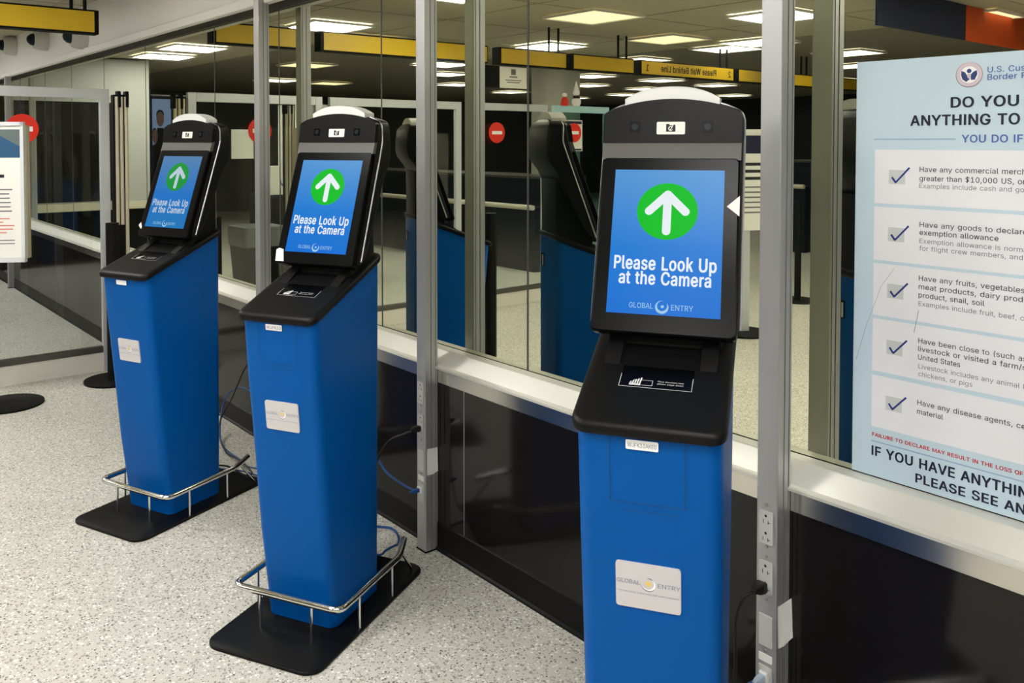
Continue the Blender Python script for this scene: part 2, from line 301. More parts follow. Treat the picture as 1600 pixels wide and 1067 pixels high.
# letter shapes: character code, advance, outline points, triangles, in thousandths
LETTERS = (
    (36, 447, [202,-74,202,583,244,583,244,-74,224,-9,172,-4,128,9,91,31,64,60,46,96,38,137,104,137,110,110,123,88,142,71,166,59,194,52,224,49,257,52,286,60,311,74,329,92,341,114,346,139,342,161,332,179,316,193,296,205,272,214,245,222,184,239,128,260,86,289,60,326,52,372,58,413,75,448,102,476,138,498,180,511,227,516,275,511,316,498,351,476,377,449,394,415,401,378,337,378,326,412,302,437,267,453,225,459,194,456,167,448,145,435,129,418,118,398,115,376,119,352,131,334,148,319,169,308,191,300,212,293,264,279,287,272,312,264,336,252,359,238,379,220,395,198,405,171,408,139,403,99,386,64,360,34,323,11,278,-4], [0,63,1,63,40,1,40,2,1,40,3,2,39,52,40,52,63,40,63,51,40,51,3,40,3,29,40,29,50,40,50,41,40,38,52,39,50,42,41,37,52,38,50,43,42,50,44,43,36,52,37,52,63,51,63,3,51,3,29,51,29,50,51,36,53,52,49,44,50,49,45,44,35,53,36,35,54,53,48,45,49,35,55,54,35,56,55,48,46,45,34,56,35,47,46,48,34,57,56,34,58,57,33,58,34,33,59,58,33,60,59,32,60,33,32,61,60,32,62,61,32,63,62,32,30,63,30,0,63,0,17,63,17,3,63,3,29,63,29,64,63,31,30,32,29,65,64,29,66,65,29,67,66,29,68,67,0,29,30,29,69,68,0,17,29,17,3,29,3,28,29,3,18,28,18,27,28,18,26,27,18,25,26,18,24,25,18,23,24,18,22,23,9,11,10,9,12,11,18,21,22,9,13,12,8,13,9,18,20,21,8,14,13,18,19,20,8,15,14,7,15,8,7,16,15,17,3,18,7,17,16,7,4,17,4,3,17,6,4,7,5,4,6]),
    (40, 273, [89,207,92,264,101,324,114,384,132,441,153,494,177,539,236,539,212,485,191,428,174,370,161,313,154,258,151,207,154,161,160,115,172,67,188,16,209,-38,236,-96,177,-96,139,-21,111,55,95,131], [5,7,6,5,8,7,4,8,5,4,9,8,3,9,4,3,10,9,2,10,3,2,11,10,1,11,2,1,12,11,0,12,1,0,13,12,23,13,0,23,14,13,23,15,14,22,15,23,22,16,15,22,17,16,21,17,22,21,18,17,20,18,21,20,19,18]),
    (41, 273, [37,-96,64,-37,86,18,102,69,113,116,120,162,122,207,119,258,112,313,99,370,82,428,62,485,37,539,97,539,121,494,142,441,159,384,173,323,181,264,184,207,178,130,161,53,134,-22,97,-96], [11,13,12,11,14,13,11,15,14,10,15,11,10,16,15,9,16,10,9,17,16,8,17,9,8,18,17,7,18,8,7,19,18,6,19,7,5,19,6,5,20,19,4,20,5,4,21,20,3,21,4,2,21,3,2,22,21,1,22,2,1,23,22,0,23,1]),
    (44, 188, [38,-119,68,71,137,71,84,-119], [0,2,1,0,3,2]),
    (46, 188, [95,-4,78,-1,63,9,53,24,50,41,53,59,63,73,78,83,95,87,113,83,128,73,138,59,141,41,138,24,128,9,113,-1], [7,9,8,6,9,7,6,10,9,5,10,6,5,11,10,4,11,5,4,12,11,3,12,4,3,13,12,2,13,3,2,14,13,1,14,2,1,15,14,0,15,1]),
    (47, 249, [235,533,71,-76,14,-76,178,533], [2,0,3,2,1,0]),
    (48, 453, [227,-7,174,1,130,24,95,62,69,113,53,178,48,254,53,330,69,395,95,447,130,484,174,508,227,516,279,508,323,484,358,447,384,395,400,330,405,254,400,178,384,113,359,62,323,24,279,1,227,50,261,56,290,74,313,103,330,144,340,194,344,254,340,314,330,365,313,405,290,435,261,453,227,460,192,453,163,435,140,405,123,365,113,314,109,254,113,194,123,144,140,103,163,74,192,56], [11,13,12,10,13,11,10,14,13,9,14,10,9,36,14,36,15,14,9,37,36,35,15,36,9,38,37,34,15,35,8,38,9,34,16,15,8,39,38,33,16,34,8,40,39,32,16,33,7,40,8,32,17,16,7,41,40,31,17,32,6,41,7,31,18,17,6,42,41,30,18,31,5,42,6,5,43,42,29,18,30,29,19,18,5,44,43,28,19,29,4,44,5,28,20,19,4,45,44,27,20,28,3,45,4,27,21,20,3,46,45,26,21,27,3,47,46,25,21,26,2,47,3,25,22,21,2,24,47,24,22,25,2,22,24,1,22,2,1,23,22,1,0,23]),
    (49, 453, [76,0,76,55,391,55,391,0,276,509,276,0,212,0,212,448,209,448,86,358,86,427,198,509], [10,4,11,10,8,4,8,7,4,7,5,4,10,9,8,6,5,7,0,2,1,0,3,2]),
    (50, 453, [64,0,64,47,234,229,261,257,282,282,299,305,311,327,318,348,320,371,317,397,308,419,293,436,273,449,250,457,224,460,196,457,172,447,153,433,139,413,130,390,127,362,66,362,71,405,86,442,111,473,143,496,182,511,225,516,268,511,306,497,337,474,361,445,376,411,381,372,378,345,371,318,357,290,336,259,306,223,267,180,153,60,153,57,389,57,389,0], [26,28,27,26,29,28,25,29,26,25,30,29,24,30,25,24,31,30,23,15,24,15,14,24,14,13,24,13,31,24,12,31,13,23,16,15,11,31,12,23,17,16,11,32,31,22,17,23,10,32,11,22,18,17,9,32,10,22,19,18,9,33,32,21,19,22,8,33,9,21,20,19,8,34,33,7,34,8,6,34,7,6,35,34,5,35,6,5,36,35,4,36,5,4,37,36,3,37,4,3,38,37,2,38,3,1,38,2,1,39,38,1,40,39,1,41,40,1,42,41,1,43,42,0,43,1]),
    (51, 453, [218,-7,173,-3,133,10,98,30,70,57,52,91,44,132,109,132,115,107,126,87,144,71,165,59,191,52,219,50,248,53,275,61,297,74,315,93,325,116,329,145,326,172,316,196,299,217,275,234,242,244,201,248,157,248,157,299,288,448,288,452,70,452,70,509,372,509,372,461,211,278,211,289,264,288,308,276,344,253,371,222,387,186,393,145,387,103,370,66,344,36,309,12,266,-2], [30,32,31,30,33,32,30,29,33,29,28,33,28,34,33,27,35,28,35,34,28,26,35,27,26,36,35,26,37,36,26,38,37,26,25,38,25,24,38,24,39,38,23,39,24,22,39,23,22,40,39,21,40,22,20,40,21,20,41,40,19,41,20,18,41,19,18,42,41,5,7,6,5,8,7,17,42,18,5,9,8,17,43,42,16,43,17,4,9,5,4,10,9,15,43,16,4,11,10,15,44,43,14,44,15,4,12,11,3,12,4,13,44,14,3,13,12,3,44,13,3,45,44,2,45,3,2,46,45,1,46,2,1,0,46]),
    (58, 188, [95,271,78,274,63,284,53,299,50,316,53,334,63,349,78,359,95,362,113,359,128,349,138,334,141,316,138,299,128,284,113,274,95,-4,78,-1,63,9,53,24,50,41,53,59,63,73,78,83,95,87,113,83,128,73,138,59,141,41,138,24,128,9,113,-1], [23,25,24,22,25,23,22,26,25,21,26,22,21,27,26,20,27,21,20,28,27,19,28,20,19,29,28,18,29,19,18,30,29,17,30,18,17,31,30,16,31,17,7,9,8,6,9,7,6,10,9,5,10,6,5,11,10,4,11,5,4,12,11,3,12,4,3,13,12,2,13,3,2,14,13,1,14,2,1,15,14,0,15,1]),
    (63, 358, [164,-4,146,-1,131,9,121,24,118,41,121,58,131,73,146,83,164,86,181,83,196,73,206,58,209,41,206,24,196,9,181,-1,132,152,132,159,134,200,141,230,153,252,168,269,187,284,209,298,230,314,247,334,258,357,262,384,259,406,250,425,237,441,220,452,200,459,178,462,157,459,137,453,120,441,106,425,96,404,92,378,27,378,33,418,49,452,73,479,103,499,138,511,178,516,219,511,255,498,284,478,306,451,319,418,324,382,319,344,306,311,284,284,254,261,235,248,219,235,207,221,200,205,195,185,194,158,194,152], [45,47,46,44,47,45,44,48,47,43,48,44,43,49,48,42,49,43,42,33,49,33,50,49,42,34,33,32,50,33,42,35,34,31,50,32,42,36,35,41,36,42,30,50,31,30,51,50,41,37,36,29,51,30,41,38,37,28,51,29,40,38,41,28,52,51,27,52,28,40,39,38,26,52,27,26,53,52,25,53,26,25,54,53,24,54,25,23,54,24,23,55,54,22,55,23,21,55,22,21,56,55,20,56,21,20,57,56,19,57,20,19,58,57,19,59,58,18,59,19,18,60,59,18,61,60,17,61,18,17,62,61,16,62,17,16,63,62,7,9,8,6,9,7,6,10,9,5,10,6,5,11,10,4,11,5,4,12,11,3,12,4,3,13,12,2,13,3,2,14,13,1,14,2,1,15,14,0,15,1]),
    (65, 480, [16,0,201,509,276,509,463,0,395,0,287,302,276,334,264,372,250,420,232,478,245,478,228,419,213,371,201,333,191,302,85,0,110,142,110,199,370,199,370,142], [0,9,1,9,2,1,9,10,2,10,3,2,0,17,9,17,11,9,11,8,9,11,8,10,8,18,10,18,3,10,7,18,8,17,12,11,6,18,7,17,13,12,5,18,6,17,14,13,17,16,14,16,15,14,4,19,5,19,18,5,0,16,17,16,18,17,16,19,18,19,3,18,0,15,16,4,3,19]),
    (66, 456, [60,0,60,509,241,509,289,504,329,491,359,469,381,442,394,410,398,374,395,344,387,320,373,301,356,286,336,275,315,267,315,262,339,257,363,245,385,227,402,203,414,173,418,136,413,100,400,67,377,39,344,18,301,4,247,0,125,57,245,57,296,63,330,80,349,105,355,137,352,161,342,184,327,203,306,218,279,228,248,231,125,231,125,285,238,285,265,288,288,296,308,309,323,326,333,348,336,372,330,403,313,429,283,446,240,452,125,452], [0,53,1,53,2,1,53,3,2,53,4,3,53,5,4,53,52,5,52,6,5,0,41,53,51,6,52,50,6,51,50,7,6,49,7,50,49,8,7,48,8,49,48,9,8,47,9,48,46,9,47,46,10,9,45,10,46,45,11,10,44,11,45,44,12,11,43,12,44,42,12,43,42,13,12,0,40,41,40,42,41,40,13,42,40,14,13,40,15,14,40,16,15,40,17,16,40,39,17,39,18,17,0,28,40,38,18,39,37,18,38,37,19,18,36,19,37,36,20,19,35,20,36,34,20,35,34,21,20,33,21,34,32,21,33,32,22,21,31,22,32,31,23,22,30,23,31,30,24,23,29,24,30,0,29,28,0,24,29,0,25,24,0,26,25,0,27,26]),
    (67, 510, [267,-7,205,1,150,25,104,63,70,115,48,179,40,254,48,329,70,393,104,445,150,484,205,508,267,516,305,513,340,504,373,490,402,471,427,447,448,418,463,385,473,348,408,348,401,373,389,395,375,413,357,428,337,440,315,449,292,454,267,456,223,450,184,432,150,403,125,364,109,314,103,254,109,194,125,145,151,105,184,76,223,59,267,53,292,55,315,60,337,69,357,81,375,96,389,114,401,136,408,160,473,160,463,124,448,91,428,62,402,38,373,19,341,5,305,-4], [11,13,12,11,14,13,10,14,11,10,15,14,10,16,15,9,16,10,9,29,16,29,17,16,9,30,29,28,17,29,27,17,28,9,31,30,26,17,27,26,18,17,8,31,9,25,18,26,8,32,31,24,18,25,24,19,18,23,19,24,8,33,32,22,19,23,7,33,8,22,20,19,21,20,22,7,34,33,6,34,7,6,35,34,5,35,6,5,36,35,5,37,36,4,37,5,48,50,49,48,51,50,4,38,37,47,51,48,47,52,51,3,38,4,46,52,47,3,39,38,45,52,46,45,53,52,44,53,45,3,40,39,43,53,44,2,40,3,43,54,53,42,54,43,2,41,40,41,54,42,2,54,41,2,55,54,1,55,2,1,56,55,1,57,56,0,57,1]),
    (68, 502, [225,509,294,501,353,478,399,441,433,391,455,329,462,255,455,181,433,119,398,68,351,31,291,8,219,0,221,452,275,446,320,428,354,399,379,361,394,312,399,255,394,198,379,149,354,110,318,81,272,63,215,57,60,452,60,509,60,0,60,57,125,57,125,452], [0,13,1,1,13,14,1,14,2,2,14,15,2,15,3,3,15,16,3,16,4,4,16,17,4,17,5,5,17,18,5,18,6,6,18,19,6,19,7,7,19,20,7,20,8,8,20,21,8,21,9,9,21,22,9,22,10,10,22,23,10,23,11,11,23,24,11,24,12,12,24,25,26,13,0,26,0,27,28,12,25,28,25,29,29,30,31,29,31,26]),
    (69, 419, [60,0,60,509,372,509,372,452,125,452,125,286,355,286,355,229,125,229,125,57,375,57,375,0], [0,4,1,4,2,1,4,3,2,0,5,4,0,8,5,8,6,5,8,7,6,0,9,8,0,10,9,0,11,10]),
    (70, 410, [60,0,60,509,369,509,369,452,125,452,125,278,346,278,346,221,125,221,125,0], [0,4,1,4,2,1,4,3,2,0,5,4,0,8,5,8,6,5,8,7,6,0,9,8]),
    (71, 520, [269,-7,205,1,149,25,104,64,69,116,47,179,40,254,47,329,69,393,103,445,149,484,203,508,265,516,304,513,340,504,374,489,403,469,429,445,449,416,465,384,474,349,408,349,399,372,387,393,373,411,356,427,337,439,315,448,291,454,265,456,222,450,183,432,150,404,125,364,109,314,103,254,109,194,125,145,151,105,184,76,224,59,269,53,309,57,345,71,374,93,396,123,410,160,415,202,434,199,283,199,283,256,478,256,478,200,471,141,451,91,419,50,377,19,326,0], [11,13,12,11,14,13,10,14,11,10,15,14,10,16,15,9,16,10,9,29,16,29,17,16,9,30,29,28,17,29,27,17,28,9,31,30,26,17,27,8,31,9,26,18,17,25,18,26,8,32,31,24,18,25,24,19,18,23,19,24,8,33,32,7,33,8,22,19,23,22,20,19,21,20,22,7,34,33,6,34,7,6,35,34,49,51,50,49,47,51,47,52,51,5,35,6,5,36,35,49,46,47,48,52,47,48,53,52,46,48,49,46,53,48,5,37,36,4,37,5,45,53,46,4,38,37,45,54,53,44,54,45,3,38,4,3,39,38,43,54,44,43,55,54,3,40,39,42,55,43,2,40,3,2,41,40,41,55,42,2,55,41,2,56,55,1,56,2,1,57,56,0,57,1]),
    (72, 517, [60,0,60,509,125,509,125,289,392,289,392,509,457,509,457,0,392,0,392,232,125,232,125,0], [0,2,1,0,3,2,4,6,5,4,7,6,0,10,3,10,4,3,10,9,4,9,7,4,0,11,10,8,7,9]),
    (73, 188, [61,0,127,0,127,509,61,509], [0,1,2,0,2,3]),
    (74, 396, [185,-7,124,3,75,33,44,81,33,145,33,173,98,173,98,145,104,104,122,74,149,56,185,50,220,56,248,74,266,104,272,145,272,509,336,509,336,145,326,81,294,33,246,3], [15,17,16,15,18,17,4,6,5,4,7,6,3,7,4,3,8,7,14,18,15,14,19,18,3,9,8,13,19,14,2,9,3,13,20,19,2,10,9,12,20,13,11,20,12,2,11,10,2,20,11,1,20,2,1,21,20,0,21,1]),
    (75, 450, [60,0,125,0,125,509,60,509,125,175,432,509,350,509,125,262,205,262,362,0,440,0,252,315], [0,1,2,0,2,3,4,5,6,4,6,7,8,9,10,8,10,11]),
    (76, 393, [60,0,60,509,125,509,125,57,361,57,361,0], [0,2,1,0,3,2,0,4,3,0,5,4]),
    (77, 624, [60,0,122,0,122,509,60,509,502,0,564,0,564,509,502,509,122,509,122,400,286,70,312,130,502,509,312,130,338,70,502,400,286,70,338,70,312,130,312,130], [0,1,2,0,2,3,4,5,6,4,6,7,8,9,10,8,10,11,12,13,14,12,14,15,16,17,18,16,18,19]),
    (78, 523, [60,0,60,509,136,509,343,183,352,169,363,151,375,130,388,107,401,82,414,55,405,54,402,81,401,108,400,134,399,157,399,178,399,195,399,509,463,509,463,0,387,0,202,290,190,310,177,331,164,354,148,381,130,413,108,452,119,454,121,417,122,384,123,354,124,328,125,307,125,291,125,0], [0,27,1,27,2,1,27,28,2,28,3,2,16,18,17,16,19,18,29,26,28,26,3,28,0,29,27,29,26,27,0,30,29,25,3,26,0,31,30,24,3,25,23,3,24,0,32,31,22,3,23,0,33,32,21,3,22,0,34,33,0,35,34,20,3,21,15,19,16,20,4,3,14,19,15,20,5,4,13,19,14,20,6,5,12,19,13,20,7,6,11,19,12,20,8,7,20,10,8,10,9,8,10,19,11,20,19,10]),
    (79, 533, [267,-7,205,1,150,25,105,63,70,115,48,179,40,254,48,329,70,393,105,445,150,484,205,508,267,516,329,508,384,484,429,445,464,393,486,329,493,254,486,179,464,115,429,63,384,25,329,1,267,53,310,59,349,76,383,105,408,144,425,194,430,254,425,314,408,365,383,404,349,433,310,450,267,456,223,450,184,433,151,404,125,364,109,314,103,254,109,194,125,144,151,105,184,76,223,59], [11,13,12,10,13,11,10,14,13,9,14,10,9,36,14,36,15,14,9,37,36,35,15,36,34,15,35,9,38,37,8,38,9,34,16,15,33,16,34,8,39,38,32,16,33,8,40,39,7,40,8,32,17,16,31,17,32,7,41,40,6,41,7,31,18,17,30,18,31,6,42,41,5,42,6,5,43,42,29,18,30,29,19,18,5,44,43,28,19,29,4,44,5,28,20,19,4,45,44,27,20,28,3,45,4,27,21,20,3,46,45,26,21,27,3,47,46,25,21,26,25,22,21,2,47,3,2,24,47,24,22,25,2,22,24,1,22,2,1,23,22,1,0,23]),
    (80, 420, [60,0,125,0,125,205,60,205,60,262,125,262,125,452,60,452,60,452,225,452,230,509,60,509,60,205,230,205,225,262,60,262,230,509,225,452,275,446,300,500,300,500,275,446,308,425,350,470,350,470,308,425,328,395,385,420,385,420,328,395,333,357,395,357,395,357,333,357,328,319,385,294,385,294,328,319,308,289,350,244,350,244,308,289,275,268,300,214,300,214,275,268,225,262,230,205], [0,1,2,0,2,3,4,5,6,4,6,7,8,9,10,8,10,11,12,13,14,12,14,15,16,17,18,16,18,19,20,21,22,20,22,23,24,25,26,24,26,27,28,29,30,28,30,31,32,33,34,32,34,35,36,37,38,36,38,39,40,41,42,40,42,43,44,45,46,44,46,47]),
    (82, 440, [60,0,125,0,125,205,60,205,60,262,125,262,125,452,60,452,60,452,225,452,230,509,60,509,60,205,230,205,225,262,60,262,230,509,225,452,275,446,300,500,300,500,275,446,308,425,350,470,350,470,308,425,328,395,385,420,385,420,328,395,333,357,395,357,395,357,333,357,328,319,385,294,385,294,328,319,308,289,350,244,350,244,308,289,275,268,300,214,300,214,275,268,225,262,230,205,215,205,333,0,410,0,288,212], [0,1,2,0,2,3,4,5,6,4,6,7,8,9,10,8,10,11,12,13,14,12,14,15,16,17,18,16,18,19,20,21,22,20,22,23,24,25,26,24,26,27,28,29,30,28,30,31,32,33,34,32,34,35,36,37,38,36,38,39,40,41,42,40,42,43,44,45,46,44,46,47,48,49,50,48,50,51]),
    (83, 447, [224,-9,172,-4,128,9,91,31,64,60,46,96,38,137,104,137,110,110,123,88,142,71,166,59,194,52,224,49,257,52,286,60,311,74,329,92,341,114,346,139,342,161,332,179,316,193,296,205,272,214,245,222,184,239,128,260,86,289,60,326,52,372,58,413,75,448,102,476,138,498,180,511,227,516,275,511,316,498,351,476,377,449,394,415,401,378,337,378,326,412,302,437,267,453,225,459,194,456,167,448,145,435,129,418,118,398,115,376,119,352,131,334,148,319,169,308,191,300,212,293,264,279,287,272,312,264,336,252,359,238,379,220,395,198,405,171,408,139,403,99,386,64,360,34,323,11,278,-4], [35,37,36,34,37,35,34,38,37,33,38,34,33,39,38,33,40,39,32,47,33,47,40,33,32,48,47,46,40,47,32,49,48,45,40,46,45,41,40,31,49,32,31,50,49,44,41,45,31,51,50,31,52,51,44,42,41,30,52,31,43,42,44,30,53,52,30,54,53,29,54,30,29,55,54,29,56,55,28,56,29,28,57,56,28,58,57,28,59,58,28,60,59,27,60,28,27,61,60,27,62,61,27,63,62,26,63,27,26,64,63,25,64,26,25,65,64,24,65,25,24,66,65,23,66,24,22,66,23,22,67,66,21,67,22,20,67,21,20,68,67,19,68,20,18,68,19,18,69,68,5,7,6,5,8,7,17,69,18,5,9,8,17,70,69,4,9,5,16,70,17,4,10,9,15,70,16,4,11,10,15,71,70,14,71,15,3,11,4,3,12,11,13,71,14,3,13,12,3,71,13,3,72,71,2,72,3,2,73,72,1,73,2,1,0,73]),
    (84, 449, [32,452,32,509,417,509,417,452,257,452,257,0,193,0,193,452], [0,2,1,0,3,2,7,3,0,6,4,7,4,3,7,6,5,4]),
    (85, 517, [259,-8,203,-2,154,15,114,43,85,80,66,124,60,173,60,509,124,509,124,178,128,144,141,113,160,87,187,68,220,56,259,52,298,56,331,68,357,87,377,113,389,144,393,178,393,509,457,509,457,173,451,124,433,80,403,43,363,15,315,-2], [6,8,7,6,9,8,21,23,22,21,24,23,6,10,9,20,24,21,5,10,6,20,25,24,5,11,10,19,25,20,19,26,25,4,11,5,4,12,11,18,26,19,4,13,12,17,26,18,3,13,4,17,27,26,3,14,13,16,27,17,3,15,14,15,27,16,3,27,15,2,27,3,2,28,27,1,28,2,1,29,28,0,29,1]),
    (86, 480, [204,0,16,509,84,509,192,206,203,176,215,137,230,89,248,31,235,31,252,90,267,138,279,176,290,206,395,509,463,509,278,0], [0,2,1,0,3,2,12,14,13,12,15,14,0,4,3,11,15,12,10,15,11,0,5,4,9,15,10,0,6,5,8,7,9,7,15,9,0,7,6,0,15,7]),
    (87, 686, [155,0,16,509,82,509,163,196,170,171,175,145,181,120,187,94,192,67,197,40,189,40,194,67,200,94,205,120,211,145,218,171,224,196,306,509,380,509,462,196,468,171,474,145,480,120,486,94,492,67,497,40,488,40,493,67,499,94,504,120,510,145,517,171,523,196,603,509,670,509,530,0,455,0,368,323,359,356,351,391,344,431,336,475,350,475,342,433,335,395,327,359,318,323,230,0], [0,2,1,0,3,2,16,41,17,41,18,17,41,42,18,42,19,18,32,34,33,32,35,34,16,43,41,43,40,41,43,40,42,40,19,42,16,44,43,39,19,40,16,45,44,38,19,39,16,46,45,37,19,38,16,47,46,36,19,37,0,4,3,15,47,16,36,20,19,31,35,32,0,5,4,14,47,15,36,21,20,30,35,31,0,6,5,13,47,14,36,22,21,29,35,30,0,7,6,12,47,13,36,23,22,28,35,29,0,8,7,11,47,12,36,24,23,27,35,28,0,10,8,10,9,8,10,47,11,36,26,24,26,25,24,26,35,27,0,47,10,36,35,26]),
    (89, 472, [203,0,203,208,16,509,91,509,192,344,208,318,222,292,236,264,250,230,224,230,237,265,251,293,265,318,280,344,381,509,455,509,268,208,268,0], [1,3,2,1,4,3,13,15,14,13,16,15,1,5,4,12,16,13,11,16,12,1,6,5,10,16,11,1,7,6,9,8,10,8,16,10,1,8,7,1,16,8,0,16,1,0,17,16]),
    (97, 389, [160,-9,126,-5,94,5,68,22,48,45,35,73,30,108,34,138,43,161,58,179,78,193,100,203,125,211,152,216,178,220,209,224,234,227,252,230,265,235,273,243,276,255,276,257,273,279,267,297,256,311,240,322,220,329,196,331,171,329,149,322,132,313,118,301,107,288,100,274,41,291,57,322,79,346,104,364,133,375,163,382,194,384,215,383,239,379,263,372,286,360,306,343,322,320,333,290,337,251,337,0,277,0,277,52,272,52,264,38,252,25,236,12,215,1,190,-6,170,45,202,49,228,59,248,74,263,93,272,115,276,138,276,190,270,186,259,182,246,179,231,176,216,173,200,171,186,169,175,168,154,164,134,159,117,150,103,139,95,124,92,105,94,87,102,72,114,61,130,52,149,47], [39,41,40,39,42,41,38,42,39,38,43,42,37,43,38,37,44,43,36,44,37,36,45,44,35,45,36,35,27,45,27,46,45,35,28,27,26,46,27,35,29,28,25,46,26,35,30,29,34,30,35,24,46,25,24,47,46,34,31,30,23,47,24,34,32,31,22,47,23,33,32,34,22,48,47,21,48,22,20,48,21,19,48,20,19,49,48,18,49,19,17,65,18,65,49,18,16,65,17,15,65,16,14,65,15,13,65,14,12,65,13,11,65,12,10,65,11,9,65,10,9,66,65,64,49,65,9,67,66,9,68,67,8,68,9,8,69,68,8,70,69,8,71,70,8,72,71,8,73,72,8,74,73,8,75,74,7,75,8,7,76,75,7,77,76,7,78,77,63,49,64,6,78,7,6,79,78,62,49,63,5,79,6,5,80,79,61,51,62,51,49,62,5,81,80,60,51,61,4,81,5,4,82,81,4,83,82,59,52,60,52,51,60,4,84,83,59,53,52,50,49,51,58,53,59,4,58,84,4,53,58,3,53,4,3,54,53,3,55,54,2,55,3,2,56,55,1,56,2,1,57,56,0,57,1]),
    (98, 424, [229,-8,198,-5,172,4,153,17,138,31,127,46,118,59,112,59,112,0,53,0,53,509,114,509,114,319,118,319,127,331,137,346,152,360,171,373,197,381,229,384,274,378,313,361,345,332,370,293,385,245,390,189,385,133,370,84,346,45,313,16,274,-2,220,47,253,51,279,66,301,88,316,117,325,151,328,189,325,227,316,261,301,290,280,311,253,325,220,330,188,325,161,312,140,291,125,263,116,229,113,189,116,150,125,115,140,86,162,65,188,51], [9,11,10,9,12,11,18,20,19,17,20,18,17,21,20,16,21,17,16,22,21,15,22,16,14,22,15,14,43,22,43,42,22,42,23,22,13,43,14,13,44,43,13,45,44,41,23,42,9,13,12,9,47,13,47,46,13,46,45,13,40,23,41,40,24,23,39,24,40,9,48,47,38,24,39,38,25,24,9,49,48,37,25,38,9,50,49,36,25,37,36,26,25,35,26,36,9,51,50,35,27,26,34,27,35,9,7,51,7,52,51,33,27,34,7,53,52,33,28,27,32,28,33,7,6,53,6,54,53,9,8,7,5,54,6,31,28,32,5,31,54,5,28,31,4,28,5,4,29,28,3,29,4,2,29,3,2,30,29,1,30,2,1,0,30]),
    (99, 396, [207,-8,159,-2,117,16,82,46,56,85,40,133,34,187,40,243,56,291,82,330,117,360,159,378,207,384,234,383,260,377,284,368,305,356,324,341,340,322,353,301,362,277,303,262,298,276,290,289,281,301,270,311,257,319,242,325,226,329,207,330,173,325,145,310,124,287,108,258,99,224,96,187,99,151,108,117,124,89,145,66,173,51,207,46,226,48,243,52,258,58,271,66,282,76,292,89,299,102,304,117,363,102,354,78,341,56,325,37,306,21,285,9,261,-1,235,-6], [11,13,12,11,14,13,10,14,11,10,15,14,10,16,15,9,16,10,9,17,16,9,29,17,29,18,17,8,30,9,30,29,9,28,18,29,27,18,28,8,31,30,26,18,27,26,19,18,25,19,26,24,19,25,8,32,31,23,19,24,23,20,19,7,32,8,22,20,23,7,33,32,22,21,20,7,34,33,6,34,7,6,35,34,5,35,6,5,36,35,5,37,36,4,37,5,4,38,37,48,50,49,48,51,50,47,51,48,46,51,47,4,39,38,3,39,4,46,52,51,45,52,46,44,52,45,3,40,39,43,52,44,43,53,52,42,53,43,3,41,40,41,53,42,3,53,41,2,53,3,2,54,53,2,55,54,1,55,2,1,56,55,1,57,56,0,57,1]),
    (100, 424, [195,-8,151,-2,111,16,79,45,55,84,39,133,34,189,39,245,55,293,79,332,112,361,151,378,196,384,228,381,253,373,272,360,287,346,298,331,306,319,311,319,311,509,372,509,372,0,313,0,313,59,307,59,298,46,287,31,272,17,252,4,227,-5,205,47,236,51,263,65,284,86,299,115,309,150,312,189,309,229,300,263,284,291,263,312,237,325,205,330,172,325,145,311,124,290,108,261,99,227,96,189,99,151,109,117,124,88,145,66,172,51], [19,21,20,19,22,21,11,13,12,11,14,13,10,14,11,10,15,14,9,15,10,9,16,15,9,17,16,8,44,9,44,43,9,43,17,9,43,18,17,42,18,43,41,18,42,8,45,44,41,19,18,41,40,19,40,39,19,39,22,19,8,46,45,7,46,8,7,47,46,38,22,39,7,48,47,6,48,7,37,22,38,6,49,48,6,50,49,36,22,37,5,50,6,5,51,50,35,22,36,4,51,5,4,52,51,34,24,35,24,22,35,4,53,52,33,24,34,3,53,4,3,54,53,32,25,33,25,24,33,32,26,25,23,22,24,3,31,54,31,26,32,3,26,31,3,27,26,2,27,3,2,28,27,2,29,28,1,29,2,1,30,29,0,30,1]),
    (101, 404, [212,-8,161,-2,117,16,82,46,56,85,40,132,34,187,39,242,55,290,81,329,115,359,157,378,205,384,236,382,266,374,294,361,319,341,341,315,357,282,368,242,371,194,371,169,75,169,75,221,338,221,310,202,307,237,298,269,283,294,263,314,237,326,205,330,173,326,146,313,125,294,109,270,99,241,96,211,96,178,100,139,110,106,128,80,151,61,179,50,212,46,234,48,254,53,271,61,285,73,297,88,306,105,365,91,353,63,335,39,311,19,283,4,249,-5], [11,13,12,11,14,13,10,14,11,10,15,14,10,16,15,9,16,10,9,31,16,31,17,16,9,32,31,30,17,31,8,32,9,29,17,30,8,33,32,29,18,17,28,18,29,8,34,33,27,18,28,8,35,34,7,35,8,27,19,18,7,36,35,26,19,27,26,24,19,24,20,19,6,23,7,23,36,7,23,37,36,25,24,26,6,22,23,37,24,23,37,20,24,38,20,37,38,21,20,5,22,6,39,21,38,5,21,22,5,39,21,5,40,39,4,40,5,4,41,40,49,51,50,49,52,51,48,52,49,3,41,4,3,42,41,47,52,48,47,53,52,3,43,42,46,53,47,45,53,46,3,44,43,44,53,45,3,53,44,2,53,3,2,54,53,2,55,54,1,55,2,1,56,55,0,56,1]),
    (102, 254, [228,379,228,327,6,327,6,379,81,0,81,432,84,461,96,486,113,505,135,519,161,527,187,530,207,529,222,527,234,524,243,521,227,468,222,470,215,472,206,473,195,474,171,470,154,460,145,443,142,419,142,0], [10,12,11,10,13,12,9,13,10,9,14,13,9,15,14,9,16,15,8,17,9,17,16,9,7,19,8,19,18,8,18,17,8,6,20,7,20,19,7,6,21,20,6,22,21,5,22,6,5,23,22,5,24,23,4,24,5,4,25,24,2,0,3,2,1,0]),
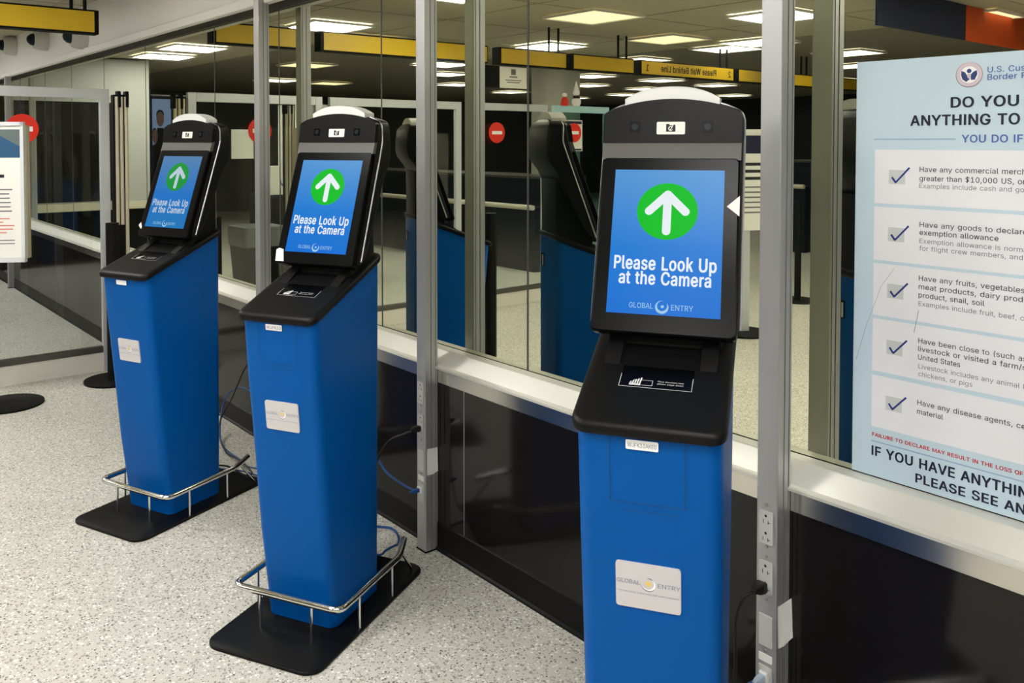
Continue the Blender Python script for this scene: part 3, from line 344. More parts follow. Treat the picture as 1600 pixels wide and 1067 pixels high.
    (103, 425, [207,-151,168,-148,134,-140,105,-127,82,-110,64,-91,51,-69,101,-41,110,-53,122,-66,136,-78,154,-88,178,-95,207,-97,249,-92,282,-75,304,-47,311,-6,311,68,306,68,298,56,287,41,272,28,252,16,227,8,195,5,152,10,113,27,80,53,55,90,39,136,34,191,39,246,55,293,80,332,112,361,152,378,196,384,228,382,253,373,273,360,288,346,299,331,308,319,313,319,313,379,372,379,372,-9,367,-54,350,-90,324,-117,291,-136,251,-147,205,59,237,63,264,75,285,95,300,121,309,154,312,193,309,231,300,264,285,291,264,312,237,325,205,330,172,325,145,312,124,290,109,262,99,229,96,193,99,155,109,123,124,96,145,76,172,63], [36,38,37,36,39,38,44,46,45,44,47,46,35,39,36,35,40,39,34,40,35,34,41,40,34,42,41,33,66,34,66,65,34,65,42,34,65,43,42,64,43,65,63,43,64,33,67,66,63,44,43,63,62,44,62,61,44,61,60,44,60,47,44,33,68,67,32,68,33,32,69,68,32,70,69,31,70,32,59,47,60,31,71,70,31,72,71,58,47,59,30,72,31,30,73,72,57,47,58,29,73,30,29,74,73,56,18,57,18,47,57,29,75,74,55,18,56,28,75,29,28,76,75,54,19,55,19,18,55,54,20,19,17,47,18,28,53,76,53,20,54,28,20,53,28,21,20,27,21,28,27,22,21,27,23,22,26,23,27,26,24,23,25,24,26,16,47,17,16,48,47,6,8,7,15,48,16,6,9,8,15,49,48,6,10,9,5,10,6,14,49,15,5,11,10,5,12,11,14,50,49,4,12,5,13,50,14,4,13,12,4,50,13,3,50,4,3,51,50,2,51,3,2,52,51,1,52,2,1,0,52]),
    (104, 410, [114,227,114,0,53,0,53,509,114,509,114,287,102,287,124,332,152,362,187,379,227,384,264,380,295,369,321,349,341,321,353,285,357,240,357,0,296,0,296,235,290,275,273,304,246,323,210,329,184,326,161,317,141,303,126,283,117,257], [2,4,3,2,6,4,6,5,4,9,11,10,9,12,11,8,12,9,8,13,12,7,13,8,7,23,13,23,14,13,6,25,7,25,24,7,24,23,7,22,14,23,21,14,22,21,15,14,6,26,25,20,15,21,6,27,26,2,28,6,28,27,6,20,16,15,19,16,20,2,0,28,19,17,16,18,17,19,2,1,0]),
    (105, 167, [84,443,67,446,54,455,44,468,41,483,44,499,54,512,67,521,84,524,100,521,114,512,123,499,126,483,123,468,114,455,100,446,53,0,53,379,114,379,114,0], [16,18,17,16,19,18,7,9,8,6,9,7,6,10,9,5,10,6,5,11,10,4,11,5,4,12,11,3,12,4,3,13,12,2,13,3,2,14,13,1,14,2,1,15,14,0,15,1]),
    (107, 376, [55,0,118,0,118,530,55,530,118,120,362,382,285,382,118,200,176,182,294,0,370,0,222,232], [0,1,2,0,2,3,4,5,6,4,6,7,8,9,10,8,10,11]),
    (108, 189, [139,-2,101,3,74,20,58,47,53,84,53,509,114,509,114,99,115,77,120,62,130,54,146,52,154,52,160,53,165,53,170,54,181,3,172,1,162,-1,151,-2], [4,6,5,4,7,6,4,8,7,3,8,4,3,9,8,3,10,9,3,11,10,14,16,15,13,16,14,12,16,13,11,16,12,3,16,11,2,16,3,1,16,2,0,16,1,0,17,16,0,18,17,0,19,18]),
    (109, 610, [53,0,53,379,112,379,112,295,108,295,118,323,132,346,151,363,172,376,195,384,219,386,257,380,287,361,309,331,321,295,312,295,322,321,337,343,357,361,381,375,407,383,437,386,468,383,497,372,522,354,541,328,553,296,557,255,557,0,496,0,496,254,490,289,473,313,447,326,419,330,395,328,374,320,358,307,345,290,338,270,335,247,335,0,274,0,274,260,269,288,253,311,229,326,199,330,178,328,158,320,140,307,126,289,117,266,114,238,114,0], [9,11,10,20,22,21,8,11,9,19,22,20,19,23,22,8,12,11,0,2,1,0,4,2,4,3,2,7,12,8,18,23,19,18,24,23,6,12,7,17,24,18,6,13,12,17,25,24,5,47,6,47,13,6,16,34,17,34,25,17,47,46,13,46,14,13,5,48,47,16,35,34,33,25,34,33,26,25,5,49,48,16,36,35,32,26,33,45,14,46,4,49,5,15,36,16,4,50,49,15,37,36,31,26,32,44,15,45,15,14,45,4,51,50,15,38,37,31,27,26,0,52,4,52,51,4,44,38,15,44,39,38,30,27,31,43,39,44,43,40,39,0,53,52,42,40,43,30,28,27,29,28,30,42,41,40,0,54,53]),
    (110, 410, [114,227,114,0,53,0,53,379,112,379,112,287,102,287,124,332,152,362,187,379,227,384,264,380,295,369,321,349,341,321,353,285,357,240,357,0,296,0,296,235,290,275,273,304,246,323,210,329,184,326,161,317,141,303,126,283,117,257], [9,11,10,9,12,11,2,4,3,2,6,4,6,5,4,8,12,9,8,13,12,7,13,8,7,23,13,23,14,13,6,25,7,25,24,7,24,23,7,22,14,23,21,14,22,21,15,14,6,26,25,20,15,21,6,27,26,2,28,6,28,27,6,20,16,15,19,16,20,2,0,28,19,17,16,18,17,19,2,1,0]),
    (111, 415, [207,-8,159,-2,117,16,82,46,56,85,40,133,34,187,40,243,56,291,82,330,117,360,159,378,207,384,256,378,299,360,333,330,359,291,376,243,381,187,376,133,359,85,333,46,299,16,256,-2,207,46,242,51,270,66,292,89,307,117,316,151,319,187,316,224,307,258,292,287,270,310,242,325,207,330,173,325,145,310,124,287,108,258,99,224,96,187,99,151,108,117,124,89,145,66,173,51], [11,13,12,10,13,11,10,14,13,9,14,10,9,15,14,8,37,9,37,36,9,36,15,9,36,35,15,35,16,15,8,38,37,34,16,35,8,39,38,33,16,34,7,39,8,33,17,16,7,40,39,32,17,33,7,41,40,31,17,32,6,41,7,31,18,17,6,42,41,30,18,31,5,42,6,5,43,42,29,18,30,29,19,18,5,44,43,28,19,29,28,20,19,4,44,5,4,45,44,27,20,28,4,46,45,26,20,27,3,46,4,26,21,20,3,47,46,25,21,26,3,24,47,24,21,25,3,21,24,2,21,3,2,22,21,1,22,2,1,23,22,0,23,1]),
    (112, 424, [53,-143,53,379,112,379,112,319,118,319,126,331,137,346,152,360,171,373,197,381,229,384,274,378,313,361,345,332,370,293,385,245,390,189,385,133,370,84,346,45,313,16,274,-2,229,-8,198,-5,173,4,153,17,138,31,127,46,118,59,114,59,114,-143,220,47,253,51,279,66,301,88,316,117,325,151,328,189,325,227,316,261,301,290,280,311,253,325,220,330,188,325,161,312,140,291,125,263,116,229,113,189,116,150,125,115,140,86,162,65,188,51], [9,11,10,8,11,9,0,2,1,0,3,2,8,12,11,7,12,8,7,13,12,6,13,7,5,13,6,5,43,13,43,42,13,42,14,13,4,43,5,4,44,43,4,45,44,41,14,42,0,4,3,0,48,4,48,47,4,47,46,4,46,45,4,40,14,41,40,15,14,39,15,40,38,15,39,38,16,15,0,49,48,37,16,38,0,50,49,36,16,37,36,17,16,35,17,36,0,51,50,35,18,17,34,18,35,0,29,51,29,52,51,33,18,34,29,53,52,33,19,18,32,19,33,29,28,53,28,54,53,0,30,29,27,54,28,31,19,32,27,31,54,27,19,31,26,19,27,26,20,19,25,20,26,24,20,25,24,21,20,23,21,24,23,22,21]),
    (114, 259, [53,0,53,379,112,379,112,321,115,321,130,347,152,367,181,380,213,385,221,385,229,384,237,384,243,384,243,322,239,323,230,324,219,325,207,326,182,323,159,315,140,301,126,284,117,262,114,237,114,0], [7,9,8,7,10,9,7,11,10,7,12,11,7,13,12,6,13,7,0,2,1,0,3,2,5,13,6,4,17,5,17,16,5,16,15,5,15,14,5,14,13,5,4,18,17,4,19,18,0,4,3,0,22,4,22,21,4,21,20,4,20,19,4,0,23,22,0,24,23]),
    (115, 365, [182,-8,145,-5,112,3,84,18,62,38,45,63,36,94,94,107,105,79,124,60,150,49,181,45,217,50,244,62,262,81,268,103,265,121,254,136,237,147,212,155,149,170,104,186,72,208,53,237,47,274,51,305,65,332,87,354,115,370,149,381,187,384,223,381,254,372,279,358,299,339,314,316,324,290,268,277,258,298,243,316,219,328,187,333,156,329,131,317,114,299,109,277,112,258,124,243,144,232,172,223,229,209,275,194,306,171,325,142,331,107,326,75,312,47,290,24,260,6,223,-5], [29,31,30,29,32,31,28,32,29,28,33,32,27,33,28,27,34,33,26,34,27,26,41,34,41,35,34,26,42,41,40,35,41,25,42,26,25,43,42,39,35,40,25,44,43,39,36,35,38,36,39,24,44,25,24,45,44,37,36,38,24,46,45,23,46,24,23,47,46,23,48,47,22,48,23,22,49,48,22,50,49,22,51,50,21,51,22,21,52,51,20,52,21,20,53,52,19,53,20,18,53,19,17,53,18,17,54,53,16,54,17,15,54,16,6,8,7,15,55,54,14,55,15,5,8,6,13,55,14,5,9,8,13,56,55,4,9,5,12,56,13,4,10,9,11,56,12,4,11,10,11,57,56,4,57,11,3,57,4,3,58,57,2,58,3,2,59,58,1,59,2,1,0,59]),
    (116, 227, [204,379,204,327,6,327,6,379,65,471,126,471,126,98,128,76,136,61,150,53,170,50,177,50,185,51,194,52,202,54,213,2,203,-1,192,-3,180,-4,168,-4,125,2,92,21,72,52,65,93], [23,5,4,23,6,5,2,0,3,2,1,0,23,7,6,22,7,23,22,8,7,22,9,8,13,15,14,22,10,9,12,15,13,21,10,22,11,15,12,10,15,11,21,15,10,20,15,21,19,15,20,19,16,15,19,17,16,19,18,17]),
    (117, 410, [182,-5,146,-1,115,11,89,31,69,59,57,95,53,139,53,379,114,379,114,144,119,105,137,75,164,56,200,50,226,53,249,62,268,77,283,97,293,122,296,153,296,379,357,379,357,0,298,0,298,92,307,92,286,47,257,17,222,0], [6,8,7,6,9,8,19,21,20,19,22,21,18,22,19,6,10,9,5,10,6,17,25,18,25,22,18,5,11,10,16,24,17,24,25,17,4,11,5,16,26,24,26,23,24,26,22,25,15,26,16,4,12,11,14,26,15,3,12,4,3,13,12,13,26,14,3,26,13,3,27,26,23,22,26,2,27,3,2,28,27,1,28,2,1,0,28]),
    (118, 389, [163,0,17,379,84,379,165,155,177,121,187,87,196,53,206,21,184,21,194,53,203,87,213,121,224,155,305,379,371,379,226,0], [0,2,1,0,3,2,12,14,13,12,15,14,0,4,3,11,15,12,0,5,4,10,15,11,0,9,5,9,6,5,9,6,10,6,15,10,0,8,9,7,15,6,0,7,8,0,15,7]),
    (119, 504, [12,382,112,0,170,0,76,382,112,0,170,0,282,382,222,382,222,382,334,0,392,0,282,382,334,0,392,0,492,382,428,382], [0,1,2,0,2,3,4,5,6,4,6,7,8,9,10,8,10,11,12,13,14,12,14,15]),
    (120, 379, [21,0,171,218,171,171,29,379,100,379,147,306,164,279,179,253,193,229,207,206,175,206,190,229,202,253,216,279,233,306,282,379,352,379,209,169,209,214,358,0,287,0,231,85,214,112,200,136,187,159,173,182,205,182,191,159,178,136,165,112,148,85,91,0], [2,4,3,2,5,4,14,16,15,14,17,16,2,6,5,13,17,14,2,1,6,1,7,6,12,18,13,18,17,13,1,11,7,11,8,7,11,8,12,8,18,12,1,10,11,9,18,8,0,10,1,9,19,18,0,25,10,25,9,10,25,26,9,26,19,9,0,24,25,27,19,26,0,28,24,28,23,24,28,23,27,23,19,27,0,29,28,22,19,23,0,30,29,21,19,22,0,31,30,20,19,21]),
    (121, 389, [47,-139,61,-86,71,-87,88,-90,104,-89,118,-84,130,-74,141,-58,151,-36,163,-1,17,379,84,379,165,155,177,121,187,87,196,53,206,21,184,21,193,53,202,87,212,121,224,155,305,379,371,379,204,-58,191,-85,177,-107,159,-124,139,-136,117,-143,91,-145,77,-145,65,-143,54,-141], [9,11,10,9,12,11,21,23,22,21,24,23,9,13,12,20,24,21,19,16,20,16,24,20,9,14,13,18,15,19,15,16,19,9,18,14,18,15,14,9,17,18,9,16,17,9,24,16,8,24,9,7,24,8,7,25,24,6,25,7,5,25,6,4,25,5,4,26,25,0,2,1,0,3,2,3,26,4,0,26,3,0,27,26,0,28,27,0,29,28,33,29,0,32,29,33,32,30,29,31,30,32]),
)
FONT = {}
for code, adv, p, t in LETTERS:
    FONT[chr(code)] = (adv/1000, [(p[i]/1000, p[i+1]/1000) for i in range(0, len(p), 2)], [tuple(t[i:i+3]) for i in range(0, len(t), 3)])
SERIF = {'L': ((25, 165, 0), (25, 165, 1)), 'B': ((25, 130, 0), (25, 130, 1)), 'E': ((25, 130, 0), (25, 130, 1)), 'R': ((25, 165, 0), (25, 130, 1), (320, 445, 0)),
         'A': ((-15, 120, 0), (325, 465, 0)), 'N': ((20, 165, 0), (15, 120, 1), (360, 505, 1)), 'T': ((140, 270, 0),), 'Y': ((-15, 125, 1), (310, 450, 1), (150, 290, 0))}
def glyphs(txt, bold):
    """bold widens the strokes by overlaying shifted copies of each letter"""
    V, Fc, x = [], [], 0
    shifts = [(0, 0)] if bold < .003 else [(bold*a, bold*.6*b) for a, b in ((-1, 0), (-.7, .7), (0, 1), (.7, .7), (1, 0), (.7, -.7), (0, -1), (-.7, -.7))]
    for c in txt:
        if c == ' ': x += .25; continue
        adv, vs_, fs = FONT[c]
        for k, (dx, dy) in enumerate(shifts):
            b = len(V); V += [(x+p[0]+dx, p[1]+dy, k) for p in vs_]; Fc += [tuple(b+i for i in t) for t in fs]
        if bold < 0:                       # book face: small serifs on the stems
            for x0, x1, top in SERIF.get(c, ()):
                y0 = .481 if top else 0; b = len(V)
                V += [(x+x0/1000, y0, 1), (x+x1/1000, y0, 1), (x+x1/1000, y0+.028, 1), (x+x0/1000, y0+.028, 1)]; Fc += [(b, b+1, b+2), (b, b+2, b+3)]
        x += adv+1.1*max(0, bold)
    return V, Fc
_capH = max(v[1] for v in glyphs('H', 0)[0])
def lettering(name, items, fr, m, parent=None, depth=.0006):
    """items: (text, x, y_baseline, cap_height, align, width or None, bold)"""
    V, Fc = [], []
    for txt, x, y, cap, al, wid, bold in items:
        vs_, fs = glyphs(txt, bold); k = cap/_capH
        x0 = min(v[0] for v in vs_); x1 = max(v[0] for v in vs_)
        kx = k if wid is None else wid/(x1-x0)
        W = (x1-x0)*kx; ox = x-x0*kx-(0 if al == 'l' else W/2 if al == 'c' else W)
        b = len(V); V += [fr.p(ox+v[0]*kx, y+v[1]*k, depth+v[2]*4e-5) for v in vs_]; Fc += [tuple(b+i for i in f) for f in fs]
    me = bpy.data.meshes.new(name); me.from_pydata(V, [], Fc); me.materials.append(m); me.update()
    return link(name, me, parent)
def flat(name, polys, fr, m, parent=None, depth=.0004):
    mb = MB()
    for pl in polys: mb.face([fr.p(x, y, depth) for x, y in pl])
    me = bpy.data.meshes.new(name); mb.bm.to_mesh(me); mb.bm.free(); me.materials.append(m)
    return link(name, me, parent)
def disc(cx, cy, r, n=32, ry=None): return [(cx+r*math.cos(2*PI*i/n), cy+(ry or r)*math.sin(2*PI*i/n)) for i in range(n)]
def arcband(cx, cy, r, w0, w1, a0, a1, n=20):
    """crescent strokes of a swirl as quads"""
    out = []
    for i in range(n):
        q = []
        for k, e in ((i, 0), (i+1, 0), (i+1, 1), (i, 1)):
            t = k/n; a = math.radians(a0+(a1-a0)*t); w = w0+(w1-w0)*t
            rr = r+w*math.sin(PI*min(1, max(0, t)))*(.5 if e else -.5)
            q.append((cx+rr*math.cos(a), cy+rr*math.sin(a)))
        if a1 < a0: q.reverse()
        if (Vector(q[0])-Vector(q[3])).length < 1e-7: q = [q[0], q[1], q[2]] if (Vector(q[1])-Vector(q[2])).length > 1e-7 else None
        elif (Vector(q[1])-Vector(q[2])).length < 1e-7: q = [q[0], q[1], q[3]]
        if q: out.append(q)
    return out
def stroke(a, b, w, round_=True, n=8):
    a, b = Vector(a), Vector(b); d = (b-a).normalized(); p = Vector((-d.y, d.x)); out = []; h = w/2
    if not round_: return [tuple(a+p*h), tuple(a-p*h), tuple(b-p*h), tuple(b+p*h)]
    a0 = math.atan2(p.y, p.x)
    for i in range(n+1): t = a0+PI*i/n; out.append((a.x+h*math.cos(t), a.y+h*math.sin(t)))
    for i in range(n+1): t = a0+PI+PI*i/n; out.append((b.x+h*math.cos(t), b.y+h*math.sin(t)))
    return out
def rect(x0, x1, y0, y1): return [(x0, y0), (x1, y0), (x1, y1), (x0, y1)]

# ================================================================== THE SETTING
XL, XR, YF = -19.0, 4.2, -17.5
G = .09                                    # glass plane
mb = MB(); mb.box(XL, XR, YF, .3, -.1, 0); struct(mb.make('floor', FLOOR), 'grey speckled hard floor')
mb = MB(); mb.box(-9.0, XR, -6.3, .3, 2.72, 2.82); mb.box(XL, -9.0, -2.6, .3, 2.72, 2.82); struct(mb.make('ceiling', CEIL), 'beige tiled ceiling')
mb = MB(); mb.box(XL, XR, YF, -6.3, 2.72, 2.82); mb.box(XL, -9.0, -6.3, -2.6, 2.72, 2.82); struct(mb.make('ceiling_far', mat('ceiling_tile_shaded', (.24, .22, .165), .8)), 'far ceiling of the hall, its dim lighting put into a darker colour')  # shade of the sparsely lit far area is painted into this ceiling colour
# tile grid of the ceiling
mb = MB()
for i in range(11): x = -8.8+1.22*i; mb.box(x-.010, x+.010, -6.3, 0, 2.716, 2.722)
for i in range(5): y = -.2-1.22*i; mb.box(-9, XR, y-.010, y+.010, 2.7155, 2.7215)
struct(mb.make('trim_1', mat('ceiling_grid', (.40, .365, .27), .7)), 'ceiling tile grid')
# lower dark wall under the glass
mb = MB()
xs = [-19, -12.1, -9.4, -7.9, -6.31, -4.02, -2.526, -.56, 1.1, 2.7, 4.2]
for a, b in zip(xs, xs[1:]): mb.box(a+.0015, b-.0015, 0, .02, .02, .665)
mb.box(XL, XR, .02, .3, 0, .70)
struct(mb.make('wall_back', WALL_PANEL), 'dark glossy lower wall panels under the window')
mb = MB()
mb.box(-2.5285, -2.5235, -.001, .003, .111, .66)
struct(mb.make('trim_2', SILVER), 'thin bright metal joint between dark wall panels')
mb = MB(); mb.prism([(XL, .0, 0), (XL, -.012, 0), (XL, -.012, .008), (XL, -.005, .014), (XL, -.005, .107), (XL, 0, .111)], (XR-XL, 0, 0))
struct(mb.make('baseboard_back', SKIRT), 'black rubber skirting along the dark wall')
mb = MB(); mb.prism([(XL, .03, .664), (XL, -.006, .664), (XL, -.006, .722), (XL, .03, .722)], (XR-XL, 0, 0))
struct(mb.make('trim_3', STEEL), 'brushed steel band below the window sill')
mb = MB(); mb.prism([(XL, .2, .70), (XL, -.006, .714), (XL, -.012, .716), (XL, -.013, .7235), (XL, -.008, .727), (XL, .004, .7285), (XL, .046, .7755), (XL, .05, .7775), (XL, .0865, .7785), (XL, .0865, .762), (XL, .093, .762), (XL, .093, .7745), (XL, .2, .7745)], (XR-XL, 0, 0))
struct(mb.make('trim_4', SILL), 'pale aluminium window sill')
mb = MB(); mb.box(XL, XR, .0866, .0895, .764, .7792); struct(mb.make('trim_5', BLK), 'black gasket at the foot of the glass')
# glass panes
joints = [-13.9, -12.9, -11.9, -10.54, -9.4, -8.4, -7.4, -6.372, -5.1, -4.228, -3.229, -2.270, -1.31, -.34, .63, 1.6, 2.6, 4.2]
for i, (a, b) in enumerate(zip([XL]+joints, joints)):
    mb = MB(); mb.box(a+.002, b-.002, G, G+.01, .772, 2.34)
    struct(mb.make('window_%d' % (i+1), MIRROR), 'mirrored pane of the long window')
mb = MB()
for j in joints[:-1]: mb.box(j-.004, j+.004, G-.0012, G+.008, .776, 2.33)
struct(mb.make('trim_6', mat('joint_dark', (.05, .05, .045), .5)), 'thin dark joints between the window panes')
mb = MB(); mb.box(XL, XR, .072, .3, 2.298, 2.345); struct(mb.make('trim_7', mat('reveal_brown', (.05, .045, .035), .6)), 'dark reveal above the glass')
mb = MB(); mb.box(XL, XR, -.004, .3, 2.345, 2.72); mb.box(XL, XR, -.03, .02, 2.313, 2.368, .008)
struct(mb.make('wall_back_upper', WHITE), 'white bulkhead above the window')
# the rest of the hall, out of frame but seen in the glass
mb = MB(); mb.box(XL-.2, XL, YF, .3, 0, 2.8); struct(mb.make('wall_left', GREYW))
mb = MB(); mb.box(XR, XR+.2, YF, .3, 0, 2.8); struct(mb.make('wall_right', mat('side_wall', (.16, .16, .155), .7)))
mb = MB(); mb.box(XL, XR, YF-.2, YF, 0, 2.8); struct(mb.make('wall_front', DARKW))

# ------------------------------------------------------------------ ceiling lights
def lamp(x, y, warm, label, sx=.6, sy=.6):
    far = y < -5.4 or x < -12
    t = thing('ceiling_light', label, 'ceiling light', (x, y, 2.72), 0, 'square ceiling lights of the hall')
    mb = MB()
    for a in ((-sx/2-.03, sx/2+.03, -sy/2-.03, -sy/2), (-sx/2-.03, sx/2+.03, sy/2, sy/2+.03), (-sx/2-.03, -sx/2, -sy/2, sy/2), (sx/2, sx/2+.03, -sy/2, sy/2)):
        mb.box(*a, -.03, -.009)
    mb.make('frame', WHITE, t)
    mb = MB(); mb.box(-sx/2, sx/2, -sy/2, sy/2, -.022, -.009); mb.make('diffuser', GHOST_GLOW if warm else LIGHT_FAR if far else LIGHT, t)
SEEN = 'square white ceiling light reflected in the window glass'
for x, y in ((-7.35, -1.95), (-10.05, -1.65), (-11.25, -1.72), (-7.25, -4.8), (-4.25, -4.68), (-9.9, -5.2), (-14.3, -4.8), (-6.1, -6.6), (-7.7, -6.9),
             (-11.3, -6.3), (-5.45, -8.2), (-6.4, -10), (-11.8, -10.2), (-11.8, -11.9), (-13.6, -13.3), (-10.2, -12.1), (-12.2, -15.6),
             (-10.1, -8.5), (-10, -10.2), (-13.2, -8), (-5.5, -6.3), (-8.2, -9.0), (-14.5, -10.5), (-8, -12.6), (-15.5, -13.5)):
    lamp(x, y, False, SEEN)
GHOST = 'dim warm panel added for a ghost reflection in the window glass'
for x, y in ((-11.2, -3.75), (-8.0, -2.75), (-5.3, -3.45), (-5.95, -5.3), (-14.4, -5.9), (-3.2, -6.1)):  # double-glazing ghosts of the white lights, added as separate glowing panels
    lamp(x, y, True, GHOST)
for x, y in ((-5.1, -1.75), (-2.7, -1.75), (-.3, -1.75), (2.0, -1.75), (-2.2, -3.3), (.2, -3.3), (2.3, -3.3), (-1.5, -5.2), (1.2, -5.2)):
    lamp(x, y, False, 'square white ceiling light above the kiosk row, out of view')

# ================================================================== KIOSKS
def yfront(z):
    P = ((.012, -.006), (.3, -.050), (.677, -.089), (.80, -.1035), (1.1, -.128))
    for (a, ya), (b, yb) in zip(P, P[1:]):
        if z <= b: return ya+(yb-ya)*(z-a)/(b-a)
    return P[-1][1]
def ztop(y): return 1.034+.37*(y+.128)     # underside of the sloping lid
def part_meshes():
    """one mesh per part, shared by the three kiosks"""
    Q = {}
    def put(key, mb, m, smooth=True):
        o = mb.make(key, m, None, smooth); Q[key] = o.data; bpy.data.objects.remove(o)
    # floor plate
    mb = MB(); r = lambda d, z: [(x, y, z) for x, y in rrect(-.212+d, .212-d, -.236+d, .492-d, .055, 6)]
    mb.loft([r(.002, 0), r(0, .002), r(0, .010), r(.002, .012)]); put('floor_plate', mb, PLATE)
    # body
    mb = MB(); rings = []
    for t in [0, .004]+[i/14 for i in range(1, 15)]:
        z0 = .013+t*(1.01-.013); hw = .133+.009*t; yf = yfront(z0)
        ring = []
        for x, y in rrect(-hw, hw, yf, .288, .030, 5):
            zt = ztop(y); ring.append((x, y, .013+t*(zt-.013)))
        # front edge must follow the curved front at its own height
        rings.append(ring)
    mb.loft(rings); put('body', mb, BLUE)
    # lid
    mb = MB()
    def lr(d, dz):
        return [(x, y, ztop(y)+dz) for x, y in rrect(-.150+d, .150-d, -.137+d, .294-d, .030, 6)]
    mb.loft([lr(.006, -.004), lr(.001, .0), lr(0, .006), lr(0, .014), lr(.002, .019), lr(.007, .022), lr(.02, .0225)]); put('lid', mb, BLACK)
    # document reader: cheeks, back wall, glass step
    mb = MB()
    for s in (-1, 1):
        pr_ = [(s*.118, .03, 1.11), (s*.118, .17, 1.195), (s*.118, .22, 1.225), (s*.118, .22, 1.15)]
        mb.prism(pr_, (-s*.034, 0, 0))
    mb.prism([(-.1, .13, 1.15), (-.1, .11, 1.20), (-.1, .16, 1.25), (-.1, .2, 1.18)], (.2, 0, 0))
    put('document_reader', mb, mat('reader_plastic', (.006, .006, .0065), .35, spec=.35), False)
    # neck
    mb = MB(); rings = []
    for z, hw, yf, yb in ((1.10, .128, .13, .286), (1.20, .122, .125, .286), (1.28, .120, .15, .286), (1.44, .12, .2, .288)):
        rings.append([(x, y, z) for x, y in rrect(-hw, hw, yf, yb, .015, 3)])
    mb.loft(rings); put('neck', mb, BLACK)
    # head housing
    mb = MB(); rings = []; R = .42; zc = 1.70-R
    sc = lambda z: .110+(z-1.225)*.3645
    for z, hw, yf, yb in ((1.186, .152, .104, .135), (1.192, .157, .102, .150), (1.24, .158, sc(1.24), .185), (1.40, .158, sc(1.40), .262), (1.47, .158, sc(1.47), .292),
                          (1.52, .158, sc(1.52), .330), (1.555, .158, .226, .338), (1.60, .158, .240, .338), (1.655, .158, .246, .332), (1.664, .156, .247, .329),
                          (1.672, .150, .248, .325), (1.682, .122, .249, .32), (1.690, .093, .25, .315), (1.696, .060, .251, .305), (1.699, .03, .252, .30)):
        rings.append([(x, y, z) for x, y in rrect(-hw, hw, yf, yb, .012, 3)])
    mb.loft(rings); put('head_housing', mb, BLACK)
    # camera panel with arched top
    out = [(-.156, 1.598), (.156, 1.598), (.156, 1.658)]
    for i in range(5): a = math.radians(i*15); out.append((.142+.014*math.cos(a), 1.658+.012*math.sin(a)))
    for i in range(-8, 9): x = -i*.0165; out.append((x, zc+math.sqrt(R*R-x*x)-.002))
    for i in range(5): a = math.radians(120+i*15); out.append((-.142+.014*math.cos(a), 1.658+.012*math.sin(a)))
    mb = MB(); mb.loft([[(x, .225+(z-1.598)*.15, z) for x, z in out], [(x, .262+(z-1.598)*.05, z) for x, z in out]]); put('camera_panel', mb, BLACK_SATIN, False)
    # grey band under the camera panel
    mb = MB(); mb.prism([(-.1555, .214, 1.558), (-.1555, .2285, 1.599), (-.1555, .25, 1.599), (-.1555, .24, 1.558)], (.311, 0, 0)); put('grey_band', mb, BAND, False)
    # lamp cover on top
    mb = MB(); lo, hi = [], []
    for i in range(13):
        x = -.107+.214*i/12; z = zc+math.sqrt(R*R-x*x)
        lo.append((x, z-.006)); hi.append((x, z+.027-.014*abs(i-6)**3/216))
    pts = lo+list(reversed(hi))
    mb.loft([[(x, .243, z) for x, z in pts], [(x, .241, z) for x, z in pts], [(x, .305, z) for x, z in pts]]); put('lamp_cover', mb, CAP, False)
    # silver trim around the head
    path = [(.160, .126, 1.197), (.160, .258, 1.56), (.160, .272, 1.60), (.160, .270, 1.652), (.152, .268, 1.668)]
    path += [(x, .266, zc+math.sqrt(R*R-x*x)+.001) for x in (.12, .08, .04)]
    path = fillet(path, .012, 3)
    full = path+[Vector((0, .266, 1.701))]+[Vector((-p.x, p.y, p.z)) for p in reversed(path)]
    mb = MB(); mb.tube(full, .0034, 8); put('silver_trim', mb, SILVER)
    # monitor bezel
    FR = Frame((0, .092, 1.225), (1, 0, 0), (0, .113, .31))
    mb = MB(); rr = lambda d, n: [FR.p(x, y, n) for x, y in rrect(-.155+d, .155-d, -.043+d, .362-d, .010, 4)]
    mb.loft([rr(0, -.034), rr(0, -.004), rr(.002, -.001), rr(.005, 0)]); put('bezel', mb, BEZEL, False)
    # foot rail
    base = [(.155, .428, .13), (.205, .300, .13), (.205, -.086, .13), (-.205, -.086, .13), (-.205, .300, .13), (-.155, .428, .13)]
    mb = MB(); mb.tube(fillet(base, .035, 6), .0115, 14); put('rail_tube', mb, CHROME)
    for i, (a, b) in enumerate((((-.1, -.086, .128), (-.1, -.086, .012)), ((.1, -.086, .128), (.1, -.086, .012)), ((.203, .035, .128), (.203, .035, .012)), ((-.203, .035, .128), (-.203, .035, .012)),
                                ((.203, .25, .128), (.203, .25, .012)), ((-.203, .25, .128), (-.203, .25, .012)), ((.186, .345, .128), (.178, .445, .012)), ((-.186, .345, .128), (-.178, .445, .012)))):
        mb = MB(); mb.cyl(a, b, .0048, 10); put('rail_leg%d' % i, mb, CHROME)
    return Q
KP = part_meshes()
SF = Frame((0, .092, 1.225), (1, 0, 0), (0, .113, .31))         # screen plane
SH = .33
def front_frame(z0):                                             # plane of the body front around a height
    z1 = z0+.05; a = Vector((0, yfront(z0-.05), z0-.05)); b = Vector((0, yfront(z1), z1))
    return Frame((0, yfront(z0)-.0005, z0), (1, 0, 0), b-a)
CF = Frame((0, .225, 1.598), (1, 0, 0), (0, .15, 1))             # camera panel plane
LF = Frame((0, 0, ztop(0)+.0226), (1, 0, 0), (0, 1, .37))        # lid plane

def swirl(cx, cy, r):
    return arcband(cx, cy, r, .003, .010*r/.012, 110, 420, 26)

